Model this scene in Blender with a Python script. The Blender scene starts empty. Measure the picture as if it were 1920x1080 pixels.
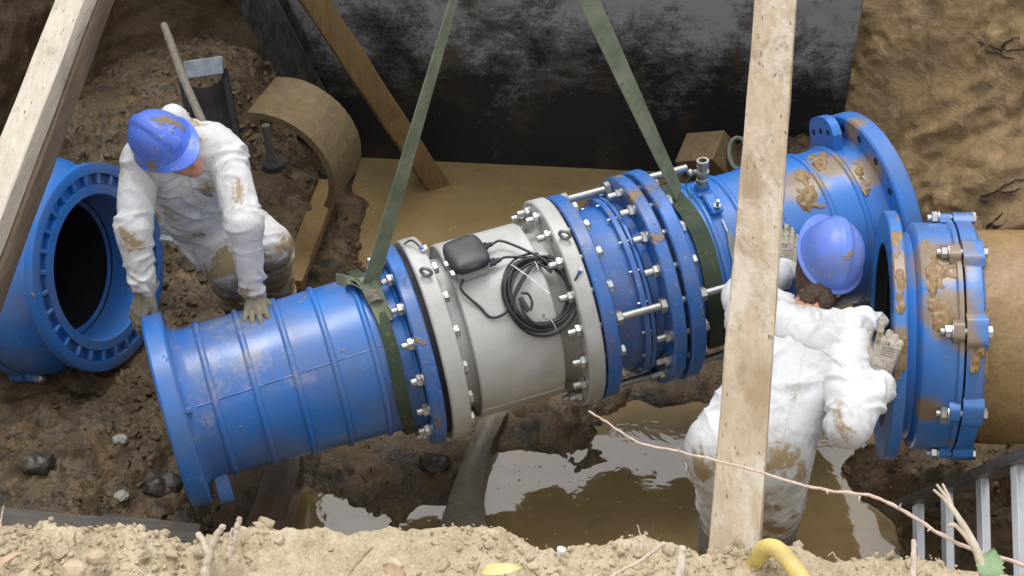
import bpy, math, random
import numpy as np
from mathutils import Vector, Matrix
random.seed(7); rng = np.random.RandomState(11)
sc = bpy.context.scene
R_ = math.radians
# ------------------------------------------------------------------ camera
FPX, PITCH, CAMZ = 2800.0, R_(40.0), 4.75
cam_d = bpy.data.cameras.new('camera'); cam = bpy.data.objects.new('camera', cam_d)
sc.collection.objects.link(cam); sc.camera = cam
cam.location = (0, 0, CAMZ); cam.rotation_euler = (math.pi/2 - PITCH, 0, 0)
cam_d.sensor_width = 36; cam_d.lens = FPX/1920*36; cam_d.clip_start = .05; cam_d.clip_end = 500
# ------------------------------------------------------------------ sky, sun, exposure
SUN_EL, SUN_AZ = R_(75), R_(340)          # azimuth from +Y clockwise: veiled sun high beyond the far side
w = bpy.data.worlds.new('World'); sc.world = w; w.use_nodes = True
nt = w.node_tree; nt.nodes.clear()
sky = nt.nodes.new('ShaderNodeTexSky'); sky.sky_type = 'NISHITA'; sky.sun_disc = False
sky.sun_elevation = SUN_EL; sky.sun_rotation = SUN_AZ
sky.air_density = 1.4; sky.dust_density = 8.0; sky.ozone_density = 1.0
hs = nt.nodes.new('ShaderNodeHueSaturation'); hs.inputs['Saturation'].default_value = .22
bg = nt.nodes.new('ShaderNodeBackground'); bg.inputs['Strength'].default_value = .10
wo = nt.nodes.new('ShaderNodeOutputWorld')
cl = nt.nodes.new('ShaderNodeMix'); cl.data_type = 'RGBA'; cl.inputs[0].default_value = .50; cl.inputs[7].default_value = (15.0, 15.3, 15.8, 1)   # even cloud cover
nt.links.new(sky.outputs[0], hs.inputs['Color']); nt.links.new(hs.outputs[0], cl.inputs[6]); nt.links.new(cl.outputs[2], bg.inputs['Color'])
nt.links.new(bg.outputs[0], wo.inputs[0])
sun_d = bpy.data.lights.new('sun', 'SUN'); sun = bpy.data.objects.new('sun', sun_d)
sc.collection.objects.link(sun)
sun_d.energy = 1.1; sun_d.angle = R_(20); sun_d.color = (1, .97, .92)
sdir = Vector((math.sin(SUN_AZ)*math.cos(SUN_EL), math.cos(SUN_AZ)*math.cos(SUN_EL), math.sin(SUN_EL)))
sun.rotation_euler = sdir.to_track_quat('Z', 'Y').to_euler(); sun.location = (0, -3, 12)
sc.view_settings.view_transform = 'Standard'; sc.view_settings.look = 'None'
sc.view_settings.exposure = 0.42; sc.view_settings.gamma = 1; sc.view_settings.use_curve_mapping = False
sc.render.engine = 'CYCLES'
sc.cycles.max_bounces = 4; sc.cycles.diffuse_bounces = 3; sc.cycles.glossy_bounces = 3
sc.cycles.transmission_bounces = 2; sc.cycles.use_denoising = True
sc.cycles.use_adaptive_sampling = True; sc.cycles.adaptive_threshold = 0.04

# ------------------------------------------------------------------ geometry helpers
WL = -.35                                        # level of the standing water
CAM = Vector((0, 0, CAMZ))
FW = Vector((0, math.cos(PITCH), -math.sin(PITCH))); UPV = Vector((0, math.sin(PITCH), math.cos(PITCH))); RT = Vector((1, 0, 0))
def ray(px, py): return FW + RT*((px-960)/FPX) + UPV*((540-py)/FPX)
def P(px, py, d): return CAM + ray(px, py)*d
def Pz(px, py, z):
    r = ray(px, py); return CAM + r*((z-CAMZ)/r.z)
def Py(px, py, y):
    r = ray(px, py); return CAM + r*(y/r.y)
def proj(p):
    q = p - CAM; d = q.dot(FW); return 960+FPX*q.dot(RT)/d, 540-FPX*q.dot(UPV)/d, d
def V(*a): return Vector(a)
def nrm(v): return v.normalized()

# ------------------------------------------------------------------ vector noise (numpy)
_G = rng.normal(size=(256, 3)); _G /= np.linalg.norm(_G, axis=1)[:, None]
def _hash(ix, iy, iz):
    h = (ix.astype(np.int64)*374761393 + iy.astype(np.int64)*668265263 + iz.astype(np.int64)*1274126177) & 0xffffffff
    h = ((h ^ (h >> 13))*1103515245) & 0xffffffff
    return ((h ^ (h >> 16)) & 255).astype(np.int64)
def perlin(p):
    p = np.asarray(p, dtype=np.float64); i = np.floor(p).astype(np.int64); f = p-i
    u = f*f*f*(f*(f*6-15)+10); out = 0
    for dx in (0, 1):
        for dy in (0, 1):
            for dz in (0, 1):
                g = _G[_hash(i[:, 0]+dx, i[:, 1]+dy, i[:, 2]+dz)]
                d = g[:, 0]*(f[:, 0]-dx)+g[:, 1]*(f[:, 1]-dy)+g[:, 2]*(f[:, 2]-dz)
                wgt = (u[:, 0] if dx else 1-u[:, 0])*(u[:, 1] if dy else 1-u[:, 1])*(u[:, 2] if dz else 1-u[:, 2])
                out = out + wgt*d
    return out*1.5
def fbm(p, oct=4, lac=2.1, gain=.5):
    a, s, q = 1.0, 0, np.asarray(p, dtype=np.float64)
    for k in range(oct):
        s = s+a*perlin(q+17.3*k); q = q*lac; a *= gain
    return s
def ridged(p, oct=3, lac=2.1, gain=.5):
    a, s, q = 1.0, 0, np.asarray(p, dtype=np.float64)
    for k in range(oct):
        s = s+a*(1-2*np.abs(perlin(q+9.1*k))); q = q*lac; a *= gain
    return s
def worley(p):
    """distance to nearest random point, for clods"""
    p = np.asarray(p, dtype=np.float64); i = np.floor(p).astype(np.int64); best = np.full(len(p), 9.0); idb = np.zeros(len(p))
    for dx in (-1, 0, 1):
        for dy in (-1, 0, 1):
            for dz in (-1, 0, 1):
                c = i+np.array([dx, dy, dz]); h = _hash(c[:, 0], c[:, 1], c[:, 2])
                pt = c+.5+.45*_G[h]; d = np.linalg.norm(pt-p, axis=1)
                m = d < best; best = np.where(m, d, best); idb = np.where(m, h/255.0, idb)
    return best, idb

# ------------------------------------------------------------------ mesh builder
class MB:
    def __init__(s): s.v = []; s.f = []
    def add(s, vs, fs):
        o = len(s.v); s.v += [tuple(x) for x in vs]; s.f += [tuple(i+o for i in f) for f in fs]; return s
    def box(s, c, ax, ay, az, ch=0.0):
        """box centred c with half-extent vectors ax, ay, az and chamfer ch"""
        c = Vector(c); ax, ay, az = Vector(ax), Vector(ay), Vector(az)
        hx, hy, hz = ax.length, ay.length, az.length; ux, uy, uz = ax/hx, ay/hy, az/hz
        if ch <= 0:
            vs = [c+ux*(hx*i)+uy*(hy*j)+uz*(hz*k) for i in (-1, 1) for j in (-1, 1) for k in (-1, 1)]
            return s.add(vs, [(0, 1, 3, 2), (4, 6, 7, 5), (0, 4, 5, 1), (2, 3, 7, 6), (0, 2, 6, 4), (1, 5, 7, 3)])
        ch = min(ch, hx*.9, hy*.9, hz*.9); vs = []; ix = {}
        for i in (-1, 1):
            for j in (-1, 1):
                for k in (-1, 1):
                    for n, (a, b, d) in enumerate(((hx, hy-ch, hz-ch), (hx-ch, hy, hz-ch), (hx-ch, hy-ch, hz))):
                        ix[i, j, k, n] = len(vs); vs.append(c+ux*(a*i)+uy*(b*j)+uz*(d*k))
        fs = []
        q = ((-1, -1), (1, -1), (1, 1), (-1, 1))
        for sg in (-1, 1):
            fs.append([ix[sg, a, b, 0] for a, b in q]); fs.append([ix[a, sg, b, 1] for a, b in q]); fs.append([ix[a, b, sg, 2] for a, b in q])
        for a in (-1, 1):
            for b in (-1, 1):
                fs.append([ix[a, b, -1, 0], ix[a, b, -1, 1], ix[a, b, 1, 1], ix[a, b, 1, 0]])
                fs.append([ix[a, -1, b, 0], ix[a, -1, b, 2], ix[a, 1, b, 2], ix[a, 1, b, 0]])
                fs.append([ix[-1, a, b, 1], ix[-1, a, b, 2], ix[1, a, b, 2], ix[1, a, b, 1]])
        for i in (-1, 1):
            for j in (-1, 1):
                for k in (-1, 1): fs.append([ix[i, j, k, n] for n in range(3)])
        return s.add(vs, fs)
    def lathe(s, prof, O, a, n, m, seg=96, a0=0.0, a1=2*math.pi):
        full = abs(a1-a0-2*math.pi) < 1e-6; cnt = seg if full else seg+1; vs = []; fs = []
        for (t, r) in prof:
            for k in range(cnt):
                ph = a0+(a1-a0)*k/seg; vs.append(O+a*t+(n*math.cos(ph)+m*math.sin(ph))*r)
        for i in range(len(prof)-1):
            for k in range(seg):
                k2 = (k+1) % cnt if full else k+1
                fs.append((i*cnt+k, i*cnt+k2, (i+1)*cnt+k2, (i+1)*cnt+k))
        return s.add(vs, fs)
    def prism(s, pts, ext):
        """flat outline pts (world) extruded by vector ext"""
        n = len(pts); pts = [Vector(p) for p in pts]; ext = Vector(ext)
        vs = pts+[p+ext for p in pts]
        fs = [tuple(range(n-1, -1, -1)), tuple(range(n, 2*n))]+[(i, (i+1) % n, n+(i+1) % n, n+i) for i in range(n)]
        return s.add(vs, fs)
    def cyl(s, p0, p1, r0, r1=None, seg=16, ph=0.0, cham=0.0):
        p0, p1 = Vector(p0), Vector(p1); r1 = r0 if r1 is None else r1
        a = nrm(p1-p0); n = a.orthogonal().normalized(); m = a.cross(n); L = (p1-p0).length
        prof = [(0, 1e-4), (0, r0), (L, r1), (L, 1e-4)]
        if cham: prof = [(0, 1e-4), (0, r0-cham), (cham, r0), (L-cham, r1), (L, r1-cham), (L, 1e-4)]
        return s.lathe(prof, p0, a, n*math.cos(ph)+m*math.sin(ph), m*math.cos(ph)-n*math.sin(ph), seg)
    def tube(s, path, rad, seg=8, cap=True):
        path = [Vector(p) for p in path]; n = len(path)
        rad = [rad]*n if not hasattr(rad, '__len__') else rad
        t0 = nrm(path[1]-path[0]); nn = t0.orthogonal().normalized(); vs = []; fs = []
        for i in range(n):
            t = nrm(path[min(i+1, n-1)]-path[max(i-1, 0)]); nn = nn-t*nn.dot(t)
            nn = nn.normalized() if nn.length > 1e-6 else t.orthogonal().normalized(); b = t.cross(nn)
            for k in range(seg):
                a = 2*math.pi*k/seg; vs.append(path[i]+(nn*math.cos(a)+b*math.sin(a))*rad[i])
        for i in range(n-1):
            for k in range(seg):
                k2 = (k+1) % seg; fs.append((i*seg+k, i*seg+k2, (i+1)*seg+k2, (i+1)*seg+k))
        if cap: fs.append(tuple(range(seg-1, -1, -1))); fs.append(tuple(range((n-1)*seg, n*seg)))
        return s.add(vs, fs)
    def strap(s, path, side, wid, th):
        """flat webbing: side[i] is the width direction at path[i]"""
        vs = []; fs = []; n = len(path); path = [Vector(p) for p in path]
        for i in range(n):
            t = nrm(path[min(i+1, n-1)]-path[max(i-1, 0)]); sd = Vector(side[i]); sd = nrm(sd-t*sd.dot(t)); nn = t.cross(sd)
            ww = wid[i] if hasattr(wid, '__len__') else wid
            top_ = [(-1+2*q/10, 1.0 if q % 2 else .62) for q in range(11)]; K = 22
            for (x, y) in top_+[(x_, -y_) for x_, y_ in reversed(top_)]:
                vs.append(path[i]+sd*(x*ww/2)+nn*(y*th/2))
        for i in range(n-1):
            for k in range(K):
                k2 = (k+1) % K; fs.append((i*K+k, i*K+k2, (i+1)*K+k2, (i+1)*K+k))
        fs.append(tuple(range(K-1, -1, -1))); fs.append(tuple(range((n-1)*K, n*K)))
        return s.add(vs, fs)
    def ball(s, c, ax, ay, az, nu=16, nv=10):
        c = Vector(c); vs = []; fs = []
        for j in range(nv+1):
            th = math.pi*j/nv
            for i in range(nu):
                ph = 2*math.pi*i/nu
                vs.append(c+Vector(ax)*(math.sin(th)*math.cos(ph))+Vector(ay)*(math.sin(th)*math.sin(ph))+Vector(az)*math.cos(th))
        for j in range(nv):
            for i in range(nu): fs.append((j*nu+i, (j+1)*nu+i, (j+1)*nu+(i+1) % nu, j*nu+(i+1) % nu))
        return s.add(vs, fs)
    def mesh(s, name, ang=35):
        me = bpy.data.meshes.new(name); me.from_pydata(s.v, [], s.f); fix(me, ang); return me
    def build(s, name, mat, parent=None, ang=35): return link(name, s.mesh(name, ang), mat, parent)
def fix(me, ang=35, recalc=True):
    if recalc:
        import bmesh
        bm = bmesh.new(); bm.from_mesh(me); bmesh.ops.remove_doubles(bm, verts=bm.verts, dist=2e-5)
        bmesh.ops.recalc_face_normals(bm, faces=bm.faces); bm.to_mesh(me); bm.free()
    me.polygons.foreach_set('use_smooth', [True]*len(me.polygons))
    if ang is not None and ang < 180: me.set_sharp_from_angle(angle=R_(ang))
    me.update()
def npmesh(name, v, f, ang=None):
    v = np.asarray(v, dtype=np.float32); f = np.asarray(f, dtype=np.int32); k = f.shape[1]
    me = bpy.data.meshes.new(name); me.vertices.add(len(v)); me.vertices.foreach_set('co', v.ravel())
    me.loops.add(f.size); me.loops.foreach_set('vertex_index', f.ravel())
    me.polygons.add(len(f)); me.polygons.foreach_set('loop_start', np.arange(0, f.size, k, dtype=np.int32))
    me.update(calc_edges=True); me.validate(); fix(me, ang, recalc=False); return me
def link(name, me, mat, parent=None):
    o = bpy.data.objects.new(name, me); sc.collection.objects.link(o)
    if mat is not None and len(me.materials) == 0: me.materials.append(mat)
    if parent is not None: setpar(o, parent)
    return o
def setpar(o, p):
    o.parent = p
    M = Matrix.Identity(4); q = p
    while q is not None:
        M = q.matrix_basis @ M if q.parent is None else (q.matrix_parent_inverse @ q.matrix_basis) @ M; q = q.parent
    o.matrix_parent_inverse = M.inverted()
def thing(name, label, cat, loc, group=None):
    o = bpy.data.objects.new(name, None); sc.collection.objects.link(o); o.location = loc; o.empty_display_size = .1
    return tag(o, label, cat, group)
def tag(o, label, cat, group=None):
    o['label'] = label; o['category'] = cat
    if group: o['group'] = group
    return o
def struct(o): o['kind'] = 'structure'; return o
def gridfaces(nu, nv, closed=False):
    i = np.arange(nu-1)[:, None]; j = np.arange(nv-1)[None, :]
    a = (i*nv+j).ravel(); return np.stack([a, a+nv, a+nv+1, a+1], 1)
def catmull(pts, n=12):
    pts = [Vector(p) for p in pts]; q = [pts[0]*2-pts[1]]+pts+[pts[-1]*2-pts[-2]]; out = []
    for i in range(1, len(q)-2):
        for k in range(n):
            t = k/n; a, b, c, d = q[i-1], q[i], q[i+1], q[i+2]
            out.append(.5*((2*b)+(c-a)*t+(2*a-5*b+4*c-d)*t*t+(3*b-a-3*c+d)*t**3))
    return out+[pts[-1]]

# ------------------------------------------------------------------ materials
class NT:
    def __init__(s, name):
        s.m = bpy.data.materials.new(name); s.m.use_nodes = True; s.t = s.m.node_tree
        s.b = s.t.nodes['Principled BSDF']; s.tc = s.t.nodes.new('ShaderNodeTexCoord')
    def n(s, ty, **kw):
        x = s.t.nodes.new('ShaderNode'+ty)
        for k, v in kw.items():
            if hasattr(x, k) and k not in x.inputs.keys(): setattr(x, k, v)
            else: x.inputs[k].default_value = v
        return x
    def l(s, a, b): s.t.links.new(a, b); return b
    def map(s, scale=(1, 1, 1), rot=(0, 0, 0), loc=(0, 0, 0), src='Object'):
        m = s.n('Mapping'); m.inputs['Scale'].default_value = scale; m.inputs['Rotation'].default_value = rot; m.inputs['Location'].default_value = loc
        s.l(s.tc.outputs[src], m.inputs[0]); return m.outputs[0]
    def noise(s, scale, detail=6, rough=.6, vec=None, dist=0.0):
        x = s.n('TexNoise'); x.inputs['Scale'].default_value = scale; x.inputs['Detail'].default_value = detail
        x.inputs['Roughness'].default_value = rough; x.inputs['Distortion'].default_value = dist
        s.l(vec if vec else s.tc.outputs['Object'], x.inputs['Vector']); return x.outputs['Fac']
    def voro(s, scale, vec=None, feat='F1', out='Distance', rand=1.0):
        x = s.n('TexVoronoi'); x.feature = feat; x.inputs['Scale'].default_value = scale; x.inputs['Randomness'].default_value = rand
        s.l(vec if vec else s.tc.outputs['Object'], x.inputs['Vector']); return x.outputs[out]
    def ramp(s, fac, stops, interp='LINEAR'):
        r = s.n('ValToRGB'); e = r.color_ramp.elements; r.color_ramp.interpolation = interp
        while len(e) < len(stops): e.new(.5)
        for q, (p, c) in zip(e, stops):
            q.position = p; q.color = (c, c, c, 1) if not hasattr(c, '__len__') else (*c, 1)
        s.l(fac, r.inputs[0]); return r.outputs[0]
    def mix(s, fac, a, b, mode='MIX'):
        x = s.n('Mix'); x.data_type = 'RGBA'; x.blend_type = mode
        for sock, val in ((x.inputs[0], fac), (x.inputs[6], a), (x.inputs[7], b)):
            if hasattr(val, 'is_output'): s.l(val, sock)
            elif hasattr(val, '__len__'): sock.default_value = (*val, 1)
            else: sock.default_value = val
        return x.outputs[2]
    def math(s, op, a, b=0.0, clamp=False):
        x = s.n('Math'); x.operation = op; x.use_clamp = clamp
        for sock, val in ((x.inputs[0], a), (x.inputs[1], b)):
            if hasattr(val, 'is_output'): s.l(val, sock)
            else: sock.default_value = val
        return x.outputs[0]
    def bump(s, h, strength=.5, dist=.01, normal=None):
        x = s.n('Bump'); x.inputs['Strength'].default_value = strength; x.inputs['Distance'].default_value = dist
        s.l(h, x.inputs['Height'])
        if normal is not None: s.l(normal, x.inputs['Normal'])
        return x.outputs[0]
    def set(s, **kw):
        names = {'col': 'Base Color', 'rough': 'Roughness', 'metal': 'Metallic', 'normal': 'Normal', 'spec': 'Specular IOR Level', 'coat': 'Coat Weight', 'ior': 'IOR', 'sub': 'Subsurface Weight'}
        for k, v in kw.items():
            sock = s.b.inputs[names[k]]
            if hasattr(v, 'is_output'): s.l(v, sock)
            elif hasattr(v, '__len__'): sock.default_value = (*v, 1)
            else: sock.default_value = v
        return s.m
MUD = (.20, .125, .055); MUDD = (.10, .06, .028)
def paint(name, c1, c2, mud=.58, rough=.3, mscale=5.0, scuff=(.3, .42, .6), scuffamt=.67, tan=0.0, mudc=None, stains=()):
    t = NT(name)
    base = t.mix(t.noise(2.3, 3), c1, c2)
    sc_ = t.ramp(t.noise(38, 5, .7), [(scuffamt, 0), (scuffamt+.07, 1)])
    base = t.mix(t.math('MULTIPLY', sc_, .55), base, scuff)
    n1 = t.noise(mscale, 4, .66, dist=.4); n2 = t.noise(42, 2, .7)
    mm = t.math('ADD', n1, t.math('MULTIPLY', t.math('SUBTRACT', n2, .5), .22))
    mask = t.ramp(mm, [(mud, 0), (mud+.06, 1)]); film = t.ramp(t.noise(mscale*.6, 5), [(.40, 0), (.72, .55)])
    col = t.mix(film, base, t.mix(t.noise(30), (.13, .11, .08), (.22, .17, .1)))
    if tan: col = t.mix(t.math('MULTIPLY', t.ramp(t.math('ADD', t.noise(3.1, 5, .66), t.math('MULTIPLY', t.math('SUBTRACT', t.noise(60, 2), .5), .22)), [(.57, 0), (.70, 1)]), tan), col, (.42, .36, .27))
    if stains:
        acc = None
        for (c_, r_) in stains:
            vd = t.n('VectorMath'); vd.operation = 'DISTANCE'; t.l(t.tc.outputs['Object'], vd.inputs[0]); vd.inputs[1].default_value = tuple(c_)
            k_ = t.math('SUBTRACT', 1.0, t.math('DIVIDE', vd.outputs['Value'], r_), True); acc = k_ if acc is None else t.math('MAXIMUM', acc, k_)
        sm_ = t.math('ADD', t.math('MULTIPLY', acc, .75), t.math('MULTIPLY', t.noise(16, 5, .7), .62)); sm_ = t.math('MULTIPLY', t.ramp(sm_, [(.50, 0), (.72, .92)]), t.ramp(acc, [(0, 0), (.12, 1)]))
        col = t.mix(sm_, col, t.mix(t.noise(30), (.20, .135, .062), (.29, .205, .11)))
    col = t.mix(mask, col, t.mix(t.noise(24), *(mudc or (MUD, (.29, .2, .105)))))
    ro = t.mix(mask, t.mix(t.noise(9, 4), (rough-.1,)*3, (rough+.15,)*3), (.75,)*3)
    h = t.math('ADD', t.math('MULTIPLY', mask, .8), t.math('MULTIPLY', t.noise(70, 3), t.math('ADD', t.math('MULTIPLY', mask, .8), .08)))
    return t.set(col=col, rough=ro, normal=t.bump(t.math('ADD', h, t.math('MULTIPLY', t.noise(240, 1), .05)), .55, .006))
M = {}
M['blue'] = paint('blue_epoxy_paint', (.018, .135, .47), (.028, .175, .55), mud=.665, tan=.4)
M['blue_muddy'] = paint('blue_epoxy_paint_muddy', (.020, .145, .49), (.03, .18, .56), mud=.645, mscale=4.2)
M['blue_worn'] = paint('blue_paint_worn_flange', (.018, .12, .42), (.028, .155, .50), mud=.60, mscale=7, scuffamt=.6)
M['bluebolt'] = paint('blue_rubber_gasket', (.01, .07, .36), (.012, .09, .42), mud=.8)
M['white'] = paint('light_grey_meter_paint', (.45, .46, .45), (.53, .53, .52), mud=.70, rough=.38, scuff=(.4, .39, .36), scuffamt=.68)
M['helmet'] = paint('blue_helmet_plastic', (.055, .13, .62), (.08, .18, .70), mud=.54, rough=.36, mscale=7, mudc=((.15, .115, .075), (.24, .19, .13)), scuff=(.5, .52, .6), scuffamt=.6)
M['helmet2'] = paint('blue_helmet_plastic_clean', (.085, .17, .62), (.12, .23, .70), mud=.655, rough=.38, mscale=14, scuff=(.5, .5, .56), scuffamt=.62)
def zinc():
    t = NT('zinc_plated_steel'); n = t.noise(45, 4)
    return t.set(col=t.mix(n, (.42, .43, .42), (.66, .67, .66)), metal=.92, rough=t.mix(t.noise(30, 3), (.2,)*3, (.45,)*3), normal=t.bump(t.noise(160, 2), .15, .002))
M['zinc'] = zinc()
def zincthread():
    t = NT('threaded_zinc_rod'); n = t.noise(30, 4)
    return t.set(col=t.mix(n, (.30, .31, .30), (.5, .5, .48)), metal=.85, rough=.42, normal=t.bump(t.noise(260, 2, vec=t.map((1, .25, .25))), .5, .002))
M['rod'] = zincthread()
def alu():
    t = NT('ribbed_aluminium'); 
    return t.set(col=t.mix(t.noise(25, 5), (.40, .41, .42), (.60, .61, .62)), metal=.9, rough=.34)
M['alu'] = alu()
def simple(name, c1, c2, rough=.6, metal=0.0, ns=20, bs=60, bstr=.3, bd=.004):
    t = NT(name); return t.set(col=t.mix(t.ramp(t.noise(ns, 6), [(.3, 0), (.7, 1)]), c1, c2), rough=rough, metal=metal, normal=t.bump(t.noise(bs, 5), bstr, bd))
M['black_plastic'] = simple('charcoal_plastic', (.022, .024, .03), (.05, .053, .06), .45, bstr=.12)
M['grey_plastic'] = simple('grey_plastic', (.30, .31, .31), (.38, .38, .38), .5, bstr=.08)
M['cable'] = simple('black_cable_rubber', (.012, .012, .014), (.035, .036, .04), .42, bstr=.05)
M['white_tie'] = simple('white_nylon', (.72, .73, .74), (.8, .8, .8), .4, bstr=.03)
M['brass'] = simple('nickel_brass', (.30, .28, .22), (.55, .54, .5), .3, .9, bstr=.05)
M['steel_dull'] = simple('dull_grey_steel', (.18, .19, .19), (.32, .33, .33), .5, .6)
M['galv'] = simple('galvanised_plate', (.20, .24, .28), (.42, .47, .52), .4, .4, ns=26)
M['rubber'] = simple('dark_gap_gasket', (.008, .009, .012), (.015, .015, .02), .7, bstr=.05)
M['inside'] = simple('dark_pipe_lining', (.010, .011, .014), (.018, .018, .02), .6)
def webbing(name, c1, c2, mud):
    t = NT(name); n = t.noise(7, 6); st = t.noise(160, 2); v = t.noise(34, 5)
    col = t.mix(t.ramp(n, [(.35, 0), (.65, 1)]), c1, c2); col = t.mix(t.ramp(v, [(mud, 0), (mud+.12, .85)]), col, (.15, .12, .065))
    return t.set(col=col, rough=.85, normal=t.bump(st, .6, .003))
M['sling'] = webbing('green_webbing', (.11, .145, .092), (.21, .24, .165), .58)
M['sling_wet'] = webbing('wet_green_webbing', (.022, .042, .024), (.055, .075, .042), .58)
def wood(name, c1, c2, cm, mud=.55, axis=1, rough=.75, dry=False):
    t = NT(name); scl = [14, 14, 14]; scl[axis] = .9
    g = t.noise(3.0, 8, .65, vec=t.map(tuple(scl)), dist=.6)
    col = t.mix(t.ramp(g, [(.32, 0), (.68, 1)]), c1, c2)
    stain = t.ramp(t.math('ADD', t.noise(4.5, 6, .66, vec=t.map((1.6, .7, 1.6)), dist=.3), t.math('MULTIPLY', t.math('SUBTRACT', g, .5), .35)), [(mud, 0), (mud+.13, .95)])
    col = t.mix(stain, col, t.mix(t.noise(18), cm, tuple(x*1.5 for x in cm)))
    if dry:                                       # dried pale slurry and a few knots
        dm = t.math('ADD', t.noise(5.5, 6, .7, vec=t.map((1.5, .55, 1.5), loc=(5, 2, 8)), dist=.4), t.math('MULTIPLY', t.math('SUBTRACT', t.noise(70, 2), .5), .16))
        col = t.mix(t.ramp(dm, [(.46, 0), (.58, .62)]), col, t.mix(t.noise(35), (.38, .335, .275), (.50, .455, .39)))
        kn = t.ramp(t.voro(2.6, vec=t.map((2.2, .55, 2.2))), [(.05, 1), (.09, 0)]); col = t.mix(t.math('MULTIPLY', kn, .7), col, (.07, .045, .028))
        cr = t.ramp(t.noise(7, 3, .5, vec=t.map((16, .35, 16), loc=(1, 4, 2))), [(.30, .8), (.335, 0)]); col = t.mix(cr, col, (.06, .045, .03))
    h = t.math('ADD', t.math('MULTIPLY', g, .7), t.math('MULTIPLY', t.noise(60, 4), .3))
    return t.set(col=col, rough=rough, normal=t.bump(h, .4, .004))
M['wood_pale'] = wood('pale_sawn_timber', (.26, .20, .13), (.38, .305, .215), (.18, .128, .075), .50, dry=True)
M['wood_strut'] = wood('weathered_strut_timber', (.36, .31, .24), (.54, .48, .40), (.20, .155, .10), .56, dry=True)
M['wood_side'] = wood('dark_brown_strut_timber', (.085, .06, .038), (.15, .105, .065), (.06, .042, .026), .52)  # much darker brown than the strut's upper timber
M['wood_mud'] = wood('mud_coated_timber', (.15, .092, .035), (.22, .14, .055), (.10, .06, .025), .56, axis=2)
M['wood_dark'] = wood('wet_dark_timber', (.05, .044, .037), (.10, .088, .074), (.075, .058, .04), .55, axis=0)
M['wood_brown'] = wood('wet_brown_timber', (.085, .056, .038), (.15, .098, .062), (.12, .11, .10), .56, axis=1, rough=.4)
M['wood_grey'] = wood('grey_weathered_stick', (.13, .115, .095), (.25, .22, .18), (.12, .09, .06), .6, axis=2)
M['bark'] = wood('dry_pale_root', (.36, .29, .21), (.55, .47, .38), (.22, .16, .11), .62)
M['twig'] = wood('pale_pink_twig', (.42, .30, .24), (.60, .47, .40), (.3, .2, .13), .66)
def soil(name, c1, c2, c3, rough=.75, wet=.5, s=1.0, bd=.02, specks=None, specmin=.35):
    t = NT(name)
    a = t.noise(1.7*s, 4, .62); b = t.noise(9*s, 5, .66); c = t.noise(55*s, 3, .7)
    col = t.mix(t.ramp(a, [(.3, 0), (.7, 1)]), c1, c2); col = t.mix(t.ramp(b, [(.4, 0), (.72, 1)]), col, c3)
    col = t.mix(t.ramp(c, [(.35, .0), (.75, .45)]), col, tuple(x*1.5 for x in c2))
    if specks:
        sp = t.ramp(t.voro(46*s), [(.10, 1), (.16, 0)]); sel = t.ramp(t.noise(21*s, 2), [(.56, 0), (.6, 1)])
        col = t.mix(t.math('MULTIPLY', sp, sel), col, specks)
    ro = t.ramp(t.noise(3*s, 4), [(.35, specmin), (.65, rough)])
    h = t.math('ADD', t.math('MULTIPLY', b, .6), t.math('MULTIPLY', c, .4))
    return t.set(col=col, rough=ro, normal=t.bump(h, .8, bd), spec=wet)
t = NT('wet_trench_mud')
a_ = t.noise(1.9, 4, .62); b_ = t.noise(7, 5, .68, dist=.3); c_ = t.noise(48, 3, .72); d_ = t.noise(4.3, 4, .7, vec=t.map(loc=(3, 7, 1)))
col = t.mix(t.ramp(a_, [(.35, 0), (.65, 1)]), (.074, .047, .022), (.128, .085, .041)); col = t.mix(t.ramp(b_, [(.44, 0), (.66, 1)]), col, (.042, .028, .015))
col = t.mix(t.ramp(d_, [(.56, 0), (.64, .9)]), col, (.016, .0145, .013)); col = t.mix(t.ramp(t.noise(3.1, 4, .7, vec=t.map(loc=(9, 1, 4))), [(.56, 0), (.68, .8)]), col, (.185, .125, .06))
col = t.mix(t.ramp(c_, [(.52, 0), (.74, .5)]), col, (.17, .13, .08))
sp_ = t.ramp(t.voro(40), [(.08, 1), (.14, 0)]); col = t.mix(t.math('MULTIPLY', sp_, t.ramp(t.noise(13, 2), [(.57, 0), (.62, 1)])), col, (.22, .19, .15))
sep = t.n('SeparateXYZ'); t.l(t.tc.outputs['Object'], sep.inputs[0]); wz = t.n('MapRange'); t.l(sep.outputs['Z'], wz.inputs['Value']); wz.inputs['From Min'].default_value = WL; wz.inputs['From Max'].default_value = WL+.06
ro = t.mix(wz.outputs[0], (.16,)*3, t.ramp(t.noise(5, 4), [(.38, .30), (.62, .85)]))
M['mud'] = t.set(col=col, rough=ro, spec=.45, normal=t.bump(t.math('ADD', t.math('ADD', t.math('MULTIPLY', b_, .55), t.math('MULTIPLY', c_, .4)), t.math('MULTIPLY', t.noise(130, 2), .14)), 1.0, .024))
t = NT('scraped_clay_wall')
a_ = t.noise(1.3, 4, .6); st_ = t.noise(5, 6, .72, vec=t.map((.5, 1.6, 2.6), rot=(0, .62, 0)), dist=.5); c_ = t.noise(42, 4, .72)
col = t.mix(t.ramp(a_, [(.32, 0), (.68, 1)]), (.24, .158, .078), (.34, .235, .125)); col = t.mix(t.ramp(st_, [(.42, 0), (.66, 1)]), col, (.19, .125, .062))
col = t.mix(t.ramp(c_, [(.5, 0), (.74, .5)]), col, (.40, .30, .18)); col = t.mix(t.ramp(t.noise(2.6, 4, .7, vec=t.map(loc=(4, 9, 2))), [(.60, 0), (.70, .5)]), col, (.13, .108, .078))
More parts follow.
